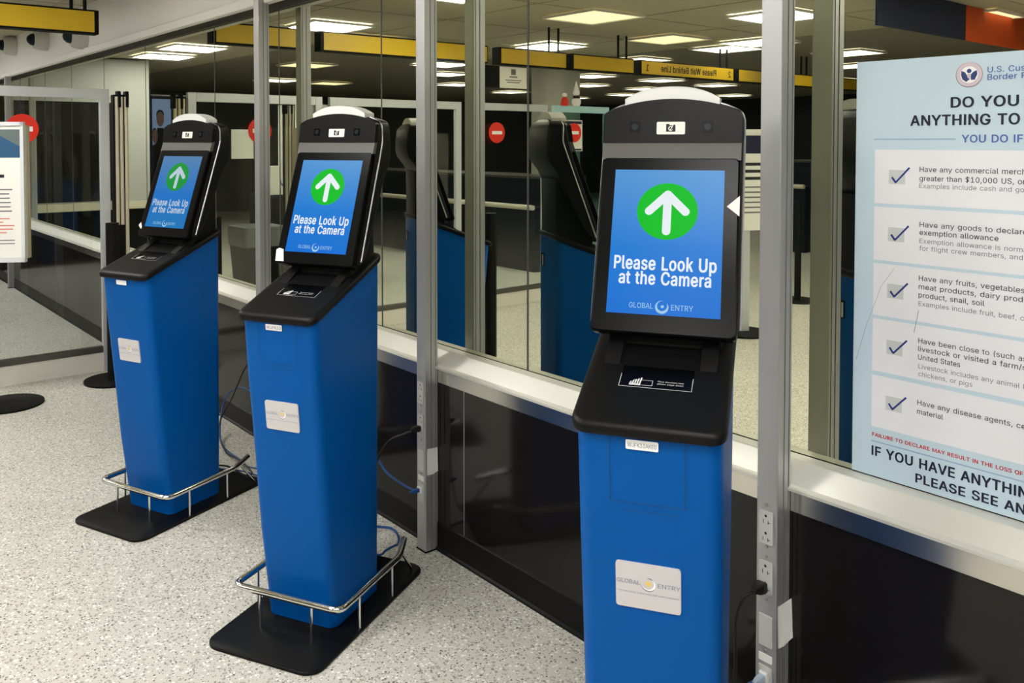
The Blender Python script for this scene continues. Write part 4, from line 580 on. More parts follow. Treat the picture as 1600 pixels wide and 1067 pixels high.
def kiosk(x, y, yaw, label, sticker, tape, dim=False):
    scr, whi, gre = (SCREEN_DIM, WHITE_DIM, GREEN_DIM) if dim else (SCREEN, WHITE_E, GREEN)
    t = thing('self_service_kiosk', label, 'kiosk', (x, y, 0), yaw, 'blue self-service kiosks along the window')
    P = lambda k, n=None, par=None: link(n or k, KP[k], par or t)
    P('floor_plate')
    body = P('body'); part_label(body, 'blue tapering kiosk body')
    P('lid'); rd = P('document_reader'); P('neck'); head = P('head_housing'); P('silver_trim')
    cp = P('camera_panel'); P('grey_band'); part_label(P('lamp_cover'), 'white arched lamp cover')
    mon = P('bezel')
    rail = P('rail_tube', 'foot_rail'); part_label(rail, 'chrome foot rail')
    for i in range(8): P('rail_leg%d' % i, 'rail_leg', rail)
    # display and its picture
    d = flat('display', [rect(-.1215, .1215, 0, SH)], SF, scr, mon, .0006); part_label(d, 'lit blue touch screen')
    top = SH
    flat('green_disc', [disc(0, top-.097, .067, 40, .0655)], SF, gre, mon, .0010)
    cy = top-.097
    flat('white_arrow', [stroke((0, cy-.046), (0, cy+.030), .0185), stroke((-.040, cy-.0005), (0, cy+.039), .0185), stroke((.040, cy-.0005), (0, cy+.039), .0185)], SF, whi, mon, .0014)
    lettering('screen_text', [('Please Look Up', 0, top-.231, .029, 'c', .222, .026), ('at the Camera', .001, top-.2635, .028, 'c', .199, .026)], SF, whi, mon, .0012)
    lettering('screen_logo_text', [('GLOBAL', -.020, top-.3165, .0115, 'r', .052, -1)], SF, LOGO_E, mon, .0012)
    lettering('screen_logo_text', [('ENTRY', .018, top-.3175, .0115, 'l', .047, -1)], SF, LOGO_E, mon, .0012)
    flat('screen_logo_swirl', arcband(-.001, top-.311, .0125, .003, .009, 75, 400, 24)+[disc(.000, top-.311, .0035, 10)], SF, LOGO_E, mon, .0012)
    # camera panel details
    flat('camera_sticker', [rrect(-.032, .032, .0185, .0475, .003, 3)], CF, PAPER, cp, .0007)
    flat('camera_icon', [rect(-.0105, .0105, .0245, .039), rect(-.0105, -.003, .039, .0425), rect(.005, .0095, .039, .041)], CF, INK, cp, .0010)
    flat('camera_icon_lens', arcband(0, .032, .0045, .002, .003, 0, 359, 16)+[stroke((-.002, .027), (.006, .041), .0016, False)], CF, PAPER, cp, .0012)
    for s in (-1, 1):
        mb = MB(); a = [CF.p(s*.082+dx, .036+dy, -.003) for dx, dy in rrect(-.0125, .0125, -.0125, .0125, .003, 3)]
        b = [CF.p(s*.082+dx, .036+dy, .0012) for dx, dy in rrect(-.0125, .0125, -.0125, .0125, .003, 3)]
        mb.loft([a, b]); h = mb.make('camera_window', BEZEL, cp)
        mb = MB(); mb.cyl(CF.p(s*.082, .036, -.001), CF.p(s*.082, .036, .003), .0075, 20); mb.make('camera_lens', LENS, h)
    # document reader glass: outlined pad with hand mark
    y0, y1 = -.022, .022
    flat('scan_pad', [rect(-.074, .074, y0, y1+.03)], LF, BEZEL, rd, .0006)
    o = .0009
    flat('pad_outline', [rect(-.074, .074, y0, y0+.0011), rect(-.074, -.0729, y0, y1), rect(.0729, .074, y0, y1),
                         rect(-.045, -.006, -.014, -.0131), rect(-.045, -.006, .003, .0039), rect(-.0069, -.006, -.014, .003)], LF, DARK_PRINT, rd, o)
    flat('pad_hand_mark', [stroke((-.052+.005*i, -.012), (-.05+.005*i, -.004+.0035*i), .003) for i in range(5)]+[rect(-.053, -.03, -.016, -.010)], LF, DARK_PRINT, rd, o+.0003)
    lettering('pad_text', [('Place document here', .030, .001, .0044, 'c', .052, 0), ('photo page down', .030, -.007, .0044, 'c', .052, 0)], LF, DARK_PRINT, rd, o)
    mb = MB(); mb.box(-.092, -.055, .286, .2925, 1.055, 1.11, .002); bl = mb.make('rear_latch', BLK, t)
    mb = MB(); mb.box(-.062, -.056, .2925, .296, 1.06, 1.105); mb.make('latch_handle', CAP, bl)
    # front: door seam, label plate, asset sticker
    pb = body
    f1 = front_frame(.98); h0, h1 = -.085, .052
    flat('door_seam', [rect(-.0735, -.072, h0, h1), rect(.072, .0735, h0, h1), rect(-.0735, .0735, h0-.0008, h0+.0004)], f1, SEAM, pb, .0009)
    f2 = front_frame(.875); flat('latch_groove', [rect(-.052, .052, .0035, .0047), rect(.0505, .052, .0035, .0095)], f2, SEAM, pb, .0014)
    f3 = front_frame(.723)
    mb = MB(); rr = lambda n: [f3.p(x_, y_, n) for x_, y_ in rrect(-.0635, .0635, -.0475, .0475, .006, 4)]
    mb.loft([rr(-.004), rr(.0016)]); pl = mb.make('label_plate', LABEL, t); part_label(pl, 'silver-white label plate with swirl mark')
    lettering('plate_text', [('GLOBAL', -.0155, .0035, .0085, 'r', .046, -1), ('ENTRY', .0185, .0035, .0085, 'l', .044, -1), ('TRUSTED TRAVELER NETWORK', 0, -.0155, .0028, 'c', .121, 0)], f3, LABEL_TXT, pl, .0020)
    flat('plate_swirl', arcband(.001, .0075, .0122, .001, .006, 170, 420, 24), f3, LABEL_LITE, pl, .0022)
    flat('plate_swirl_shadow', arcband(.001, .0075, .0148, .0005, .0028, 170, 330, 20)+arcband(.001, .0075, .0125, .0005, .003, 0, 110, 12), f3, LABEL_DARK, pl, .0020)
    flat('plate_swirl_sun', [disc(.001, .0085, .0058, 20)], f3, GOLD, pl, .0021)
    f4 = front_frame(1.0)
    f4 = Frame((0, yfront(1.02)-.001, 1.02), (1, 0, 0), f4.v)
    st = flat('asset_sticker', [rrect(-.041, .022, -.0165, .003, .002, 2)], f4, LABEL_LITE, t, .0012); part_label(st, 'small white asset sticker below the lid')
    if sticker: lettering('sticker_text', [(sticker, -.0095, -.0115, .0088, 'c', .056, 0)], f4, PGREY, st, .0016)
    if tape:
        tp = flat('paper_corner', [tape], SF, PAPER, mon, .0018); part_label(tp, 'torn white paper corner on the bezel')
    return t
K1 = kiosk(-1.135, -.588, math.radians(31.63), 'blue kiosk with the largest bright screen, white paper triangle on its right edge', 'WJFK33AKE0', [(.128, .247), (.155, .225), (.155, .272)])
K2 = kiosk(-2.556, -.664, math.radians(27.37), 'blue kiosk with white paper on the lower left corner of its screen', 'WJFK33', [(-.152, -.036), (-.118, -.036), (-.128, .006), (-.146, .010), (-.157, .004)])
K3 = kiosk(-3.756, -.764, math.radians(21.76), 'blue kiosk standing nearest the framed glass partition, screen colours toned down for its viewing angle', '', [(-.160, .003), (-.150, -.006), (-.138, -.014), (-.136, -.004), (-.150, .018)], True)
K0 = kiosk(.36, -.52, math.radians(34), 'fourth blue kiosk seen only in the glass beside the poster', '', None)

# ================================================================== POSTS WITH OUTLETS
def duplex(par, z, half=False):
    mb = MB(); a = [(x, -.0605, z+y) for x, y in rrect(-.019, .019, -.042, .042, .004, 3)]; b = [(x, -.0645, z+y) for x, y in rrect(-.019, .019, -.042, .042, .004, 3)]
    mb.loft([a, b]); o = mb.make('outlet_plate', IVORY, par)
    fr = Frame((0, -.0645, z), (1, 0, 0), (0, 0, 1)); ps = []
    for dy in (.022, -.022):
        ps += [rect(-.0085, -.0065, dy-.012, dy-.002), rect(.0055, .0075, dy-.012, dy-.003), rect(.0075, .0125, dy-.0085, dy-.0068), disc(0, dy+.008, .0036, 10)]
    flat('outlet_slots', ps, fr, INK, o, .0004)
def post(xc, label, top=2.72):
    t = thing('window_post', label, 'post', (xc, 0, 0), 0, 'grey square posts in front of the window')
    mb = MB(); mb.box(-.029, .029, -.060, .0, .004, top, .0025); mb.make('shaft', POST, t)
    mb = MB(); mb.box(.0288, .0302, -.034, -.0315, .004, top-.01); mb.box(.0288, .0302, -.012, -.010, .004, top-.01); mb.make('groove', mat('groove_grey', (.13, .13, .13), .6), t)
    mb = MB(); mb.box(-.031, .031, -.062, .0, 0, .006); mb.make('foot_gasket', BLK, t)
    return t
def post_fittings(t):
    duplex(t, .625); duplex(t, .497)
    for z in (.684, .575, .549, .440, .307):
        mb = MB(); mb.cyl((0, -.059, z), (0, -.0635, z), .0042, 10); mb.make('screw', SILVER, t)
    mb = MB(); mb.box(-.019, .019, -.0635, -.0595, .318, .400, .0015); mb.make('blank_plate', IVORY, t)
    mb = MB(); mb.box(-.0185, .0185, -.0618, -.0595, .279, .298); mb.make('white_tag', PAPER, t)
    mb = MB(); mb.box(-.019, .019, -.0635, -.0595, .195, .268, .0015); mb.make('data_plate', IVORY, t)
    mb = MB(); mb.box(-.012, .012, -.073, -.0635, .232, .256, .002); mb.make('data_jack', CAP, t)
P1 = post(-1.2085, 'grey post with outlets standing between the big-screen kiosk and the poster'); post_fittings(P1)
P2 = post(-2.721, 'grey post with outlets standing behind the kiosk with taped screen corner'); post_fittings(P2)
P3 = post(-4.186, 'plain grey post rising behind the kiosk nearest the partition')
P5 = post(-10.55, 'far thin pale post beyond the glass partition', 2.312)
def paper_tag(name, x, pts, label):
    mb = MB(); r0 = [(x+.001+k, y, z) for (y, z, k) in pts]; r1 = [(x+.0018+k, y, z) for (y, z, k) in pts]
    mb.loft([r0, r1]); return tag(mb.make(name, PAPER), label, 'paper note')
paper_tag('paper_note', -1.1795, [(-.054, .430, 0), (-.02, .434, .002), (.0, .436, .004), (.012, .425, .010), (.006, .38, .008), (.018, .345, .014), (-.01, .332, .006), (-.03, .322, .002), (-.050, .322, 0)], 'curled blank white paper note taped to the post beside the poster')
paper_tag('paper_note', -2.692, [(-.053, .408, 0), (-.004, .406, 0), (-.003, .312, .002), (-.03, .304, .001), (-.054, .304, 0)], 'flat white paper note on the post behind the taped-corner kiosk')

def cable(name, pts, r, m, label, plug=None):
    t = thing(name, label, 'cable', (0, 0, 0))
    mb = MB(); mb.tube(spline(pts, 10), r, 10); mb.make('cord', m, t, True)
    if plug:
        (px, py, pz), s, pm = plug
        mb = MB(); mb.loft([[(px+x*k*s, py-d, pz+y*k*s) for x, y in rrect(-.016, .016, -.014, .014, .005, 3)] for d, k in ((0, .9), (.008, 1), (.024, .85), (.040, .4))])
        mb.make('plug', pm, t, True)
    return t
cable('power_cord', [(-1.2165, -.096, .468), (-1.232, -.122, .455), (-1.245, -.135, .40), (-1.243, -.14, .335), (-1.237, -.15, .25), (-1.24, -.16, .12), (-1.25, -.18, .03), (-1.28, -.20, .009), (-1.36, -.235, .009), (-1.335, -.25, .05), (-1.31, -.32, .10)], .0042, RUBBER,
      'black power cord plugged into the post beside the poster', ((-1.2165, -.0645, .472), 1.0, RUBBER))
cable('network_cable', [(-1.2085, -.092, .243), (-1.222, -.12, .235), (-1.25, -.15, .17), (-1.275, -.17, .06), (-1.31, -.19, .010), (-1.38, -.22, .010), (-1.36, -.24, .04), (-1.34, -.31, .08)], .0032, BLUEC,
      'blue network cable from the post beside the poster', ((-1.2085, -.073, .244), .55, mat('clear_plug', (.45, .55, .65), .3)))
cable('power_cord', [(-2.727, -.098, .480), (-2.77, -.11, .458), (-2.83, -.14, .42), (-2.86, -.18, .33), (-2.87, -.2, .2), (-2.85, -.22, .06), (-2.80, -.27, .03), (-2.74, -.36, .06)], .0042, RUBBER,
      'black power cord plugged into the post behind the taped-corner kiosk', ((-2.727, -.0645, .484), .8, RUBBER))
cable('network_cable', [(-2.721, -.086, .243), (-2.80, -.10, .252), (-2.88, -.12, .28), (-2.92, -.15, .34), (-2.94, -.18, .25), (-2.95, -.2, .08), (-3.0, -.10, .012), (-2.94, -.055, .010), (-2.86, -.075, .010), (-2.79, -.125, .020), (-2.735, -.175, .05), (-2.725, -.22, .05), (-2.76, -.225, .02), (-2.80, -.26, .022), (-2.76, -.36, .05)], .0045, BLUEC,
      'blue network cable looping behind the taped-corner kiosk', ((-2.721, -.073, .244), .5, BLUEC))
cable('power_cord', [(-4.13, -.05, .50), (-4.22, -.07, .46), (-4.31, -.08, .40), (-4.45, -.10, .20), (-4.49, -.14, .10), (-4.42, -.18, .03), (-4.20, -.235, .012), (-4.02, -.24, .024), (-3.84, -.26, .024), (-3.82, -.30, .024), (-3.90, -.36, .06), (-3.92, -.47, .08)], .0042, RUBBER,
      'black power cord hanging behind the kiosk nearest the partition')
cable('network_cable', [(-4.14, -.04, .24), (-4.22, -.04, .25), (-4.31, -.05, .268), (-4.46, -.055, .255), (-4.53, -.10, .19), (-4.48, -.15, .07), (-4.30, -.21, .012), (-4.05, -.22, .010), (-3.93, -.24, .020), (-3.86, -.215, .020), (-3.78, -.23, .012), (-3.9, -.3, .024), (-3.94, -.46, .06)], .0035, BLUEC,
      'blue network cable hanging behind the kiosk nearest the partition')

# ================================================================== POSTER
PX0, PX1, PZ0, PZ1 = -1.063, -.385, .782, 1.794
t = thing('declaration_poster', 'large pale blue customs poster taped on the window glass', 'poster', (0, 0, 0))
mb = MB(); mb.box(PX0, PX1, .084, .0895, PZ0, PZ1); mb.make('sheet', POSTER, t)
PF = Frame((0, .084, 0), (1, 0, 0), (0, 0, 1))
boxes = [(1.580, 1.4505), (1.442, 1.3125), (1.305, 1.178), (1.170, 1.0415), (1.031, .904)]
for a, b in boxes: flat('white_box', [rect(-1.015, -.433, b, a)], PF, PBOX, t, .0005)
for q in (rect(-1.0184, -.831, 1.6035, 1.6065), rect(-.617, -.430, 1.6035, 1.6065), rect(-1.015, -.433, .8665, .8695)): flat('blue_rule', [q], PF, PSEP, t, .0006)
cz = [1.515, 1.3775, 1.2415, 1.1055, .9695]
for z in cz: flat('checkbox', [rect(-.9805, -.942, z-.017, z+.017)], PF, CHKBOX, t, .0008)
for z in cz: flat('check_mark', [stroke((-.973, z-.0005), (-.9635, z-.0135), .0048, False), stroke((-.9645, z-.0135), (-.932, z+.023), .0042, False)], PF, CHK, t, .0011)
B1 = .026
lettering('heading_text', [('DO YOU HAVE', -.843, 1.6765, .0228, 'l', .250, B1),
    ('ANYTHING TO DECLARE?', -.932, 1.6368, .0233, 'l', .410, B1)], PF, PNAVY, t, .0008)
lettering('heading_text', [('IF YOU HAVE ANYTHING TO DECLARE,', -1.0135, .8335, .0225, 'l', .575, B1),
    ('PLEASE SEE AN OFFICER', -.908, .7978, .0205, 'l', .372, B1)], PF, PNAVY, t, .0008)
lettering('subheading_text', [('YOU DO IF YOU:', -.818, 1.5978, .0165, 'l', .190, .018)], PF, PBLUE, t, .0008)
lettering('warning_text', [('FAILURE TO DECLARE MAY RESULT IN THE LOSS OF', -1.0125, .8805, .0085, 'l', .330, .02), ('BENEFITS', -.676, .8805, .0085, 'l', .06, .02)], PF, PRED, t, .0008)
C = .0118
lettering('body_text', [('Have any commercial merchandise', -.909, 1.529, C, 'l', .272, .004), ('greater than $10,000 US, or the', -.909, 1.508, C, 'l', .250, .007)], PF, PTXT, t, .0008)
lettering('body_text', [('Have any goods to declare that', -.907, 1.4005, C, 'l', .262, .004), ('exemption allowance', -.907, 1.382, C, 'l', .168, .007)], PF, PTXT, t, .0008)
lettering('body_text', [('Have any fruits, vegetables, plants,', -.907, 1.275, C, 'l', .285, .004), ('meat products, dairy products,', -.907, 1.2552, C, 'l', .258, .004), ('product, snail, soil', -.907, 1.2355, C, 'l', .142, .007)], PF, PTXT, t, .0008)
lettering('body_text', [('Have been close to (such as touched)', -.906, 1.128, C, 'l', .302, .004), ('livestock or visited a farm/ranch', -.906, 1.109, C, 'l', .262, .004), ('United States', -.906, 1.0895, C, 'l', .093, .007)], PF, PTXT, t, .0008)
lettering('body_text', [('Have any disease agents, cell cultures', -.906, .982, C, 'l', .305, .004), ('material', -.906, .961, C, 'l', .058, .007)], PF, PTXT, t, .0008)
lettering('small_text', [('Examples include cash and goods', -.909, 1.491, .0108, 'l', .244, 0)], PF, PGREY, t, .0008)
lettering('small_text', [('Exemption allowance is normally', -.907, 1.3625, .0108, 'l', .242, 0), ('for flight crew members, and $', -.907, 1.3455, .0108, 'l', .232, 0)], PF, PGREY, t, .0008)
lettering('small_text', [('Examples include fruit, beef, cheese', -.907, 1.2155, .0108, 'l', .264, 0)], PF, PGREY, t, .0008)
lettering('small_text', [('Livestock includes any animal like', -.905, 1.0685, .0108, 'l', .242, 0), ('chickens, or pigs', -.905, 1.0503, .0108, 'l', .118, 0)], PF, PGREY, t, .0008)
lettering('agency_text', [('U.S. Customs and', -.767, 1.7508, .0125, 'l', .155, .006), ('Border Protection', -.767, 1.7345, .0125, 'l', .155, .006)], PF, PBLUE, t, .0008)
sx_, sz_ = -.8046, 1.7486
sl = flat('agency_seal', [disc(sx_, sz_, .0285, 40)], PF, PINK, t, .0007); part_label(sl, 'round seal with a pale ring and dark bird emblem')
flat('seal_ring', arcband(sx_, sz_, .0275, .0014, .0014, 90, 449, 40), PF, LABEL_DARK, sl, .0009)
flat('seal_field', [disc(sx_, sz_, .0185, 32)], PF, LABEL_LITE, sl, .0010)
flat('seal_eagle', [[(sx_-.016, sz_+.009), (sx_-.009, sz_+.006), (sx_-.004, sz_-.002), (sx_+.002, sz_-.010), (sx_-.006, sz_-.016), (sx_-.014, sz_-.010), (sx_-.017, sz_)],
                    [(sx_+.016, sz_+.009), (sx_+.009, sz_+.006), (sx_+.003, sz_+.000), (sx_+.004, sz_-.012), (sx_+.012, sz_-.012), (sx_+.017, sz_)],
                    disc(sx_, sz_+.008, .005, 12)], PF, mat('seal_blue', srgb(40, 62, 110), .6), sl, .0012)
flat('seal_shield', [[(sx_-.004, sz_+.002), (sx_-.004, sz_-.005), (sx_, sz_-.010), (sx_+.004, sz_-.005), (sx_+.004, sz_+.002)]], PF, PINK, sl, .0014)
flat('scratch', [stroke((-1.055, 1.06), (-1.03, 1.15), .0007, False), stroke((-1.03, 1.15), (-.995, 1.25), .0006, False), stroke((-.995, 1.25), (-.965, 1.295), .0006, False),
                 stroke((-.916, 1.15), (-.906, 1.205), .0012, False)], PF, PGREY, t, .0013)

# ================================================================== LEFT: PARTITION, SIGN, BARRIERS
def lane_frame(y0, y1, label, m=ALU, glass=GLASS, x=-6.31, kick=True):
    """aluminium-framed glass partition across the lane; y0 < y1, stands at x"""
    t = thing('glass_partition', label, 'partition', (x, 0, 0), 0, 'framed glass partitions of the inspection lanes')
    H = 1.966
    for a in (y0, y1-.062):
        mb = MB(); mb.box(-.02, .02, a, a+.062, 0, H, .003); mb.make('stile', m, t)
    mb = MB(); mb.box(-.02, .02, y0+.062, y1-.062, 1.898, H, .003); mb.make('top_rail', m, t)
    mb = MB(); mb.box(-.02, .02, y0+.062, y1-.062, .132, .174, .002); mb.make('bottom_rail', mat('rail_dark', (.10, .095, .085), .35, .4), t)
    mb = MB(); mb.box(-.012, .012, y0+.062, y1-.062, 0, .132); mb.make('kick_plate', mat('kick_pale', (.74, .71, .64), .45), t)
    mb = MB(); mb.box(-.004, .004, y0+.062, y1-.062, .174, 1.898); mb.make('glass_pane', glass, t)
    return t
lane_frame(-1.30, -.187, 'framed glass partition standing at the far left behind the notice stand')
lane_frame(-2.74, -1.37, 'second framed partition of the lanes, seen reflected above the taped-corner kiosk')
lane_frame(-3.84, -2.92, 'narrow framed partition reflected beside the window joint')
lane_frame(-4.75, -3.93, 'pale cyan framed partition reflected behind the big-screen kiosk', mat('cyan_frame', (.42, .66, .70), .4), CYAN_GLASS)
lane_frame(-6.9, -5.6, 'far framed partition of the last lane', ALU, CYAN_GLASS)

def stop_sign(y, z, label, x=-6.27, r=.098):
    t = thing('no_entry_sign', label, 'sign', (x, y, z), 0, 'red no-entry discs on the lane partitions')
    mb = MB(); mb.cyl((0, 0, 0), (.004, 0, 0), r, 40); mb.make('disc', RED, t)
    mb = MB(); mb.box(.0042, .0055, -.062, .062, -.016, .016); mb.make('white_bar', LABEL_LITE, t)
    mb = MB(); mb.box(-.018, 0, -.03, .03, -.02, .02); mb.make('mounting_pad', BLK, t)
stop_sign(-.74, 1.685, 'red no-entry disc on the partition behind the notice stand')
stop_sign(-3.15, 1.685, 'red no-entry disc reflected beside the window joint')
stop_sign(-4.20, 1.69, 'red no-entry disc reflected above a pale notice')

# floor notice stand at the left edge
t = thing('notice_stand', 'white framed notice on a floor stand at the left edge, blue header above red print', 'sign stand', (-5.86, -.99, 0), math.radians(-32))
mb = MB(); mb.cyl((-.02, .06, 0), (-.02, .06, .012), .20, 36); mb.cyl((-.02, .06, .012), (-.02, .06, .03), .20, 36, .05); mb.make('base_disc', BLK, t, True)
mb = MB(); mb.cyl((-.02, -.045, .015), (-.02, -.045, .92), .03, 18); mb.make('pole', BLK, t, True)
W0, W1, Z0, Z1 = -.36, .19, .875, 1.72
mb = MB(); mb.box(-.012, .012, W0, W1, Z0, Z1); mb.make('board', PAPER, t)
mb = MB()
for a in ((W0, W1, Z1-.022, Z1), (W0, W1, Z0, Z0+.03), (W0, W0+.02, Z0, Z1), (W1-.02, W1, Z0, Z1)): mb.box(.010, .022, *a)
mb.make('frame', mat('pale_frame', (.66, .68, .70), .4), t)
mb = MB(); mb.box(-.065, -.014, W1-.03, W1+.004, Z0+.02, Z1-.02); mb.make('side_channel', CREAM, t)
nf = Frame((.0125, 0, 0), (0, 1, 0), (0, 0, 1))
hd = flat('header', [rect(W0+.02, W1-.02, 1.505, 1.675)], nf, mat('notice_blue', srgb(40, 84, 120), .5), t, .0005)
flat('header_band', [[(W1-.20, 1.675), (W1-.02, 1.57), (W1-.02, 1.675)]], nf, mat('notice_slate', srgb(96, 108, 108), .5), t, .0009)
rows = [(W0+.04, W1-.05-.05*random.random(), 1.31-.026*i) for i in range(6)]
flat('grey_print', [rect(a, b-.06*random.random(), z, z+.0075) for a, b, z in rows]+[rect(W0+.04, W1-.06, 1.005-.02*i, 1.0105-.02*i) for i in range(2)], nf, PGREY, t, .0005)
flat('red_print', [rect(W0+.04, W1-.05-.09*random.random(), 1.135-.021*i, 1.142-.021*i) for i in range(5)], nf, mat('notice_red', srgb(222, 130, 124), .6), t, .0005)
flat('heading_print', [rect(W0+.10, W1-.115, 1.385, 1.404)], nf, INK, t, .0005)

def barrier_stack(x, y, label):
    t = thing('barrier_post', label, 'barrier post', (x, y, 0), 0, 'black barrier posts with cream strips')
    mb = MB(); mb.box(-.04, .04, -.06, .058, 0, .02); mb.make('base', BLK, t)
    mb = MB(); mb.box(-.030, .030, -.05, .045, .02, 1.93, .006); mb.make('core', BLK, t)
    for k, (yy, z0) in enumerate(((-.026, 1.02), (.004, 1.02), (.036, .72))):
        mb = MB(); mb.cyl((.031, yy, z0), (.031, yy, 1.915), .0125, 12); mb.make('cream_strip', CREAM, t, True)
    for yy in (-.011, .042):
        mb = MB(); mb.box(-.02, .045, yy-.012, yy+.012, 1.84, 1.955, .006); mb.make('top_cap', BLK, t)
    return t
barrier_stack(-6.30, -.118, 'black barrier post with cream strips at the right edge of the partition')
barrier_stack(-6.9, -1.30, 'second black and cream barrier post, reflected beside the plain grey post')

# overhead yellow lane sign: separate hanging boxes end to end
def sign_box(y0, y1, label, text=None, num=(None, None)):
    t = thing('lane_sign', label, 'hanging sign', (-6.15, 0, 0), 0, 'yellow lane signs hanging from the ceiling')
    z0, z1 = 2.318, 2.478
    mb = MB(); mb.box(-.05, .05, y0, y1, z0, z1, .004); mb.make('casing', BLK, t)
    mb = MB(); mb.box(.050, .053, y0+.012, y1-.03, z0+.012, z1-.012); mb.make('yellow_face', YEL, t)
    for y in (y1-.16, y1-.075) if y1 > -1 else (y0+.07, y0+.20):
        mb = MB(); mb.cyl((0, y, z1), (0, y, 2.72), .012, 8); mb.make('hanger_rod', BLK, t)
    fr = Frame((.053, 0, 0), (0, 1, 0), (0, 0, 1)); it = []
    if text: it.append((text, (y0+y1)/2, z0+.048, .068, 'c', 1.0 if len(text) > 12 else None, .02))
    if num[0]: it.append((num[0], y0+.09, z0+.045, .07, 'c', None, .01))
    if num[1]: it.append((num[1], y1-.12, z0+.045, .07, 'c', None, .01))
    if it: lettering('sign_text', it, fr, INK, t, .002)
sign_box(-1.08, -.30, 'yellow hanging sign at the top left corner, black end cap')
sign_box(-2.90, -1.18, 'blank yellow hanging sign reflected above the taped-corner kiosk')
sign_box(-3.92, -3.03, 'short blank yellow hanging sign reflected left of the big-screen kiosk')
sign_box(-4.93, -3.99, 'blank yellow sign reflected left of the lettered lane sign')
sign_box(-6.72, -5.02, 'yellow lane sign with waiting notice between lane numbers', 'Please Wait Behind Line', ('2', '1'))
sign_box(-8.5, -6.80, 'yellow lane sign reflected just left of the poster post', 'Lane Open', (None, None))
sign_box(-12.5, -8.6, 'far yellow lane sign reflected right of the poster post')

# security cameras on the bulkhead
def dome(x, z, label, y=-.004):
    t = thing('security_camera', label, 'security camera', (x, y, z), 0, 'dome cameras on the white bulkhead')
    mb = MB(); rings = [[(a, -d, b*1.15) for a, b in disc(0, 0, r, 20)] for d, r in ((0, .085), (.05, .085), (.10, .078), (.12, .066))]
    mb.loft(rings); mb.make('housing', CAMBODY, t, True)
    mb = MB(); rings = [[(a, -d, b) for a, b in disc(0, 0, r, 20)] for d, r in ((.118, .058), (.145, .052), (.17, .03), (.178, .012))]
    mb.loft(rings); mb.make('lens_dome', LENS, t, True)
dome(-10.25, 2.62, 'grey dome camera nearest the left edge on the white bulkhead')
dome(-8.85, 2.55, 'grey dome camera below the middle of the yellow sign')
dome(-7.55, 2.455, 'grey dome camera half hidden below the end of the yellow sign')

# ================================================================== HALL SEEN IN THE GLASS
t = thing('officer_booth', 'pale officer booth with a dark window, reflected beyond the partition', 'booth', (-12.0, 0, 0))
mb = MB(); mb.box(-1.2, 0, -1.78, -.10, .72, 2.70); mb.make('cabin', mat('booth_pale', (.42, .43, .42), .6), t)
mb = MB(); mb.box(0, .012, -1.28, -.12, .82, 2.12); mb.make('window', mat('booth_window', (.012, .011, .010), .06), t)
mb = MB(); mb.box(-1.2, .06, -1.80, -.09, .70, .80); mb.make('counter', BEIGE, t)
mb = MB(); mb.box(-1.2, -.01, -1.78, -.10, 0, .70); mb.make('base_cabinet', BLK, t)
t = thing('wall_screen', 'blue television picture of two people, reflected behind the kiosk nearest the partition', 'television', (-10.0, -1.33, 0))
mb = MB(); mb.box(-.04, 0, -.24, .20, .9, 2.14, .02); mb.make('casing', BLK, t)
mb = MB(); mb.box(-.08, -.02, -.05, .05, 0, .95); mb.make('stand', BLK, t)
tf = Frame((0, 0, 0), (0, 1, 0), (0, 0, 1)); sc_ = flat('picture', [rect(-.215, .175, 1.05, 2.09)], tf, TVBLUE, t, .002)
flat('portrait', [disc(.085, 1.86, .042, 20, .085), disc(.145, 1.66, .03, 20, .08)], tf, SKIN, sc_, .004)
flat('dark_clothing', [[(0, 1.06), (.175, 1.06), (.175, 1.56), (.135, 1.58), (.12, 1.76), (.05, 1.76), (0, 1.62)], disc(.085, 1.91, .044, 16, .06), disc(.15, 1.71, .025, 16, .05)], tf, BLK, sc_, .003)
# paper notices, poster stands
def wall_notice(x, y0, y1, z0, z1, label):
    t = thing('paper_notice', label, 'notice', (x, 0, 0))
    mb = MB(); mb.box(0, .004, y0, y1, z0, z1); mb.make('sheet', PAPER, t)
    return t
wall_notice(-7.98, -1.46, -1.235, 1.435, 1.72, 'white paper sheet reflected behind the red disc near the plain grey post')
n_ = wall_notice(-6.295, -4.34, -4.02, 1.50, 1.82, 'pale notice sheet with dark header, reflected left of the big-screen kiosk')
nf2 = Frame((.0045, 0, 0), (0, 1, 0), (0, 0, 1)); flat('dark_band', [rect(-4.33, -4.03, 1.78, 1.81), rect(-4.33, -4.03, 1.505, 1.525)], nf2, BNAVY, n_, .0006)
t = thing('hanging_notice', 'white notice hanging below the yellow signs, reflected above the big-screen kiosk', 'notice', (-6.15, -3.08, 0))
mb = MB(); mb.box(-.004, .004, -.34, .0, 2.104, 2.305); mb.make('sheet', PAPER, t)
hf = Frame((.0045, 0, 0), (0, 1, 0), (0, 0, 1)); flat('print', [rect(-.20, -.14, 2.23, 2.285), rect(-.22, -.12, 2.205, 2.217), rect(-.27, -.07, 2.175, 2.183), rect(-.25, -.09, 2.155, 2.163)], hf, PGREY, t, .0005)
mb = MB(); mb.box(-.004, .004, .0, .217, 2.104, 2.305); mb.make('dark_sheet', BLK, t)
for y in (-.30, .19):
    mb = MB(); mb.cyl((0, y, 2.30), (0, y, 2.32), .003, 6); mb.make('hook', SILVER, t)

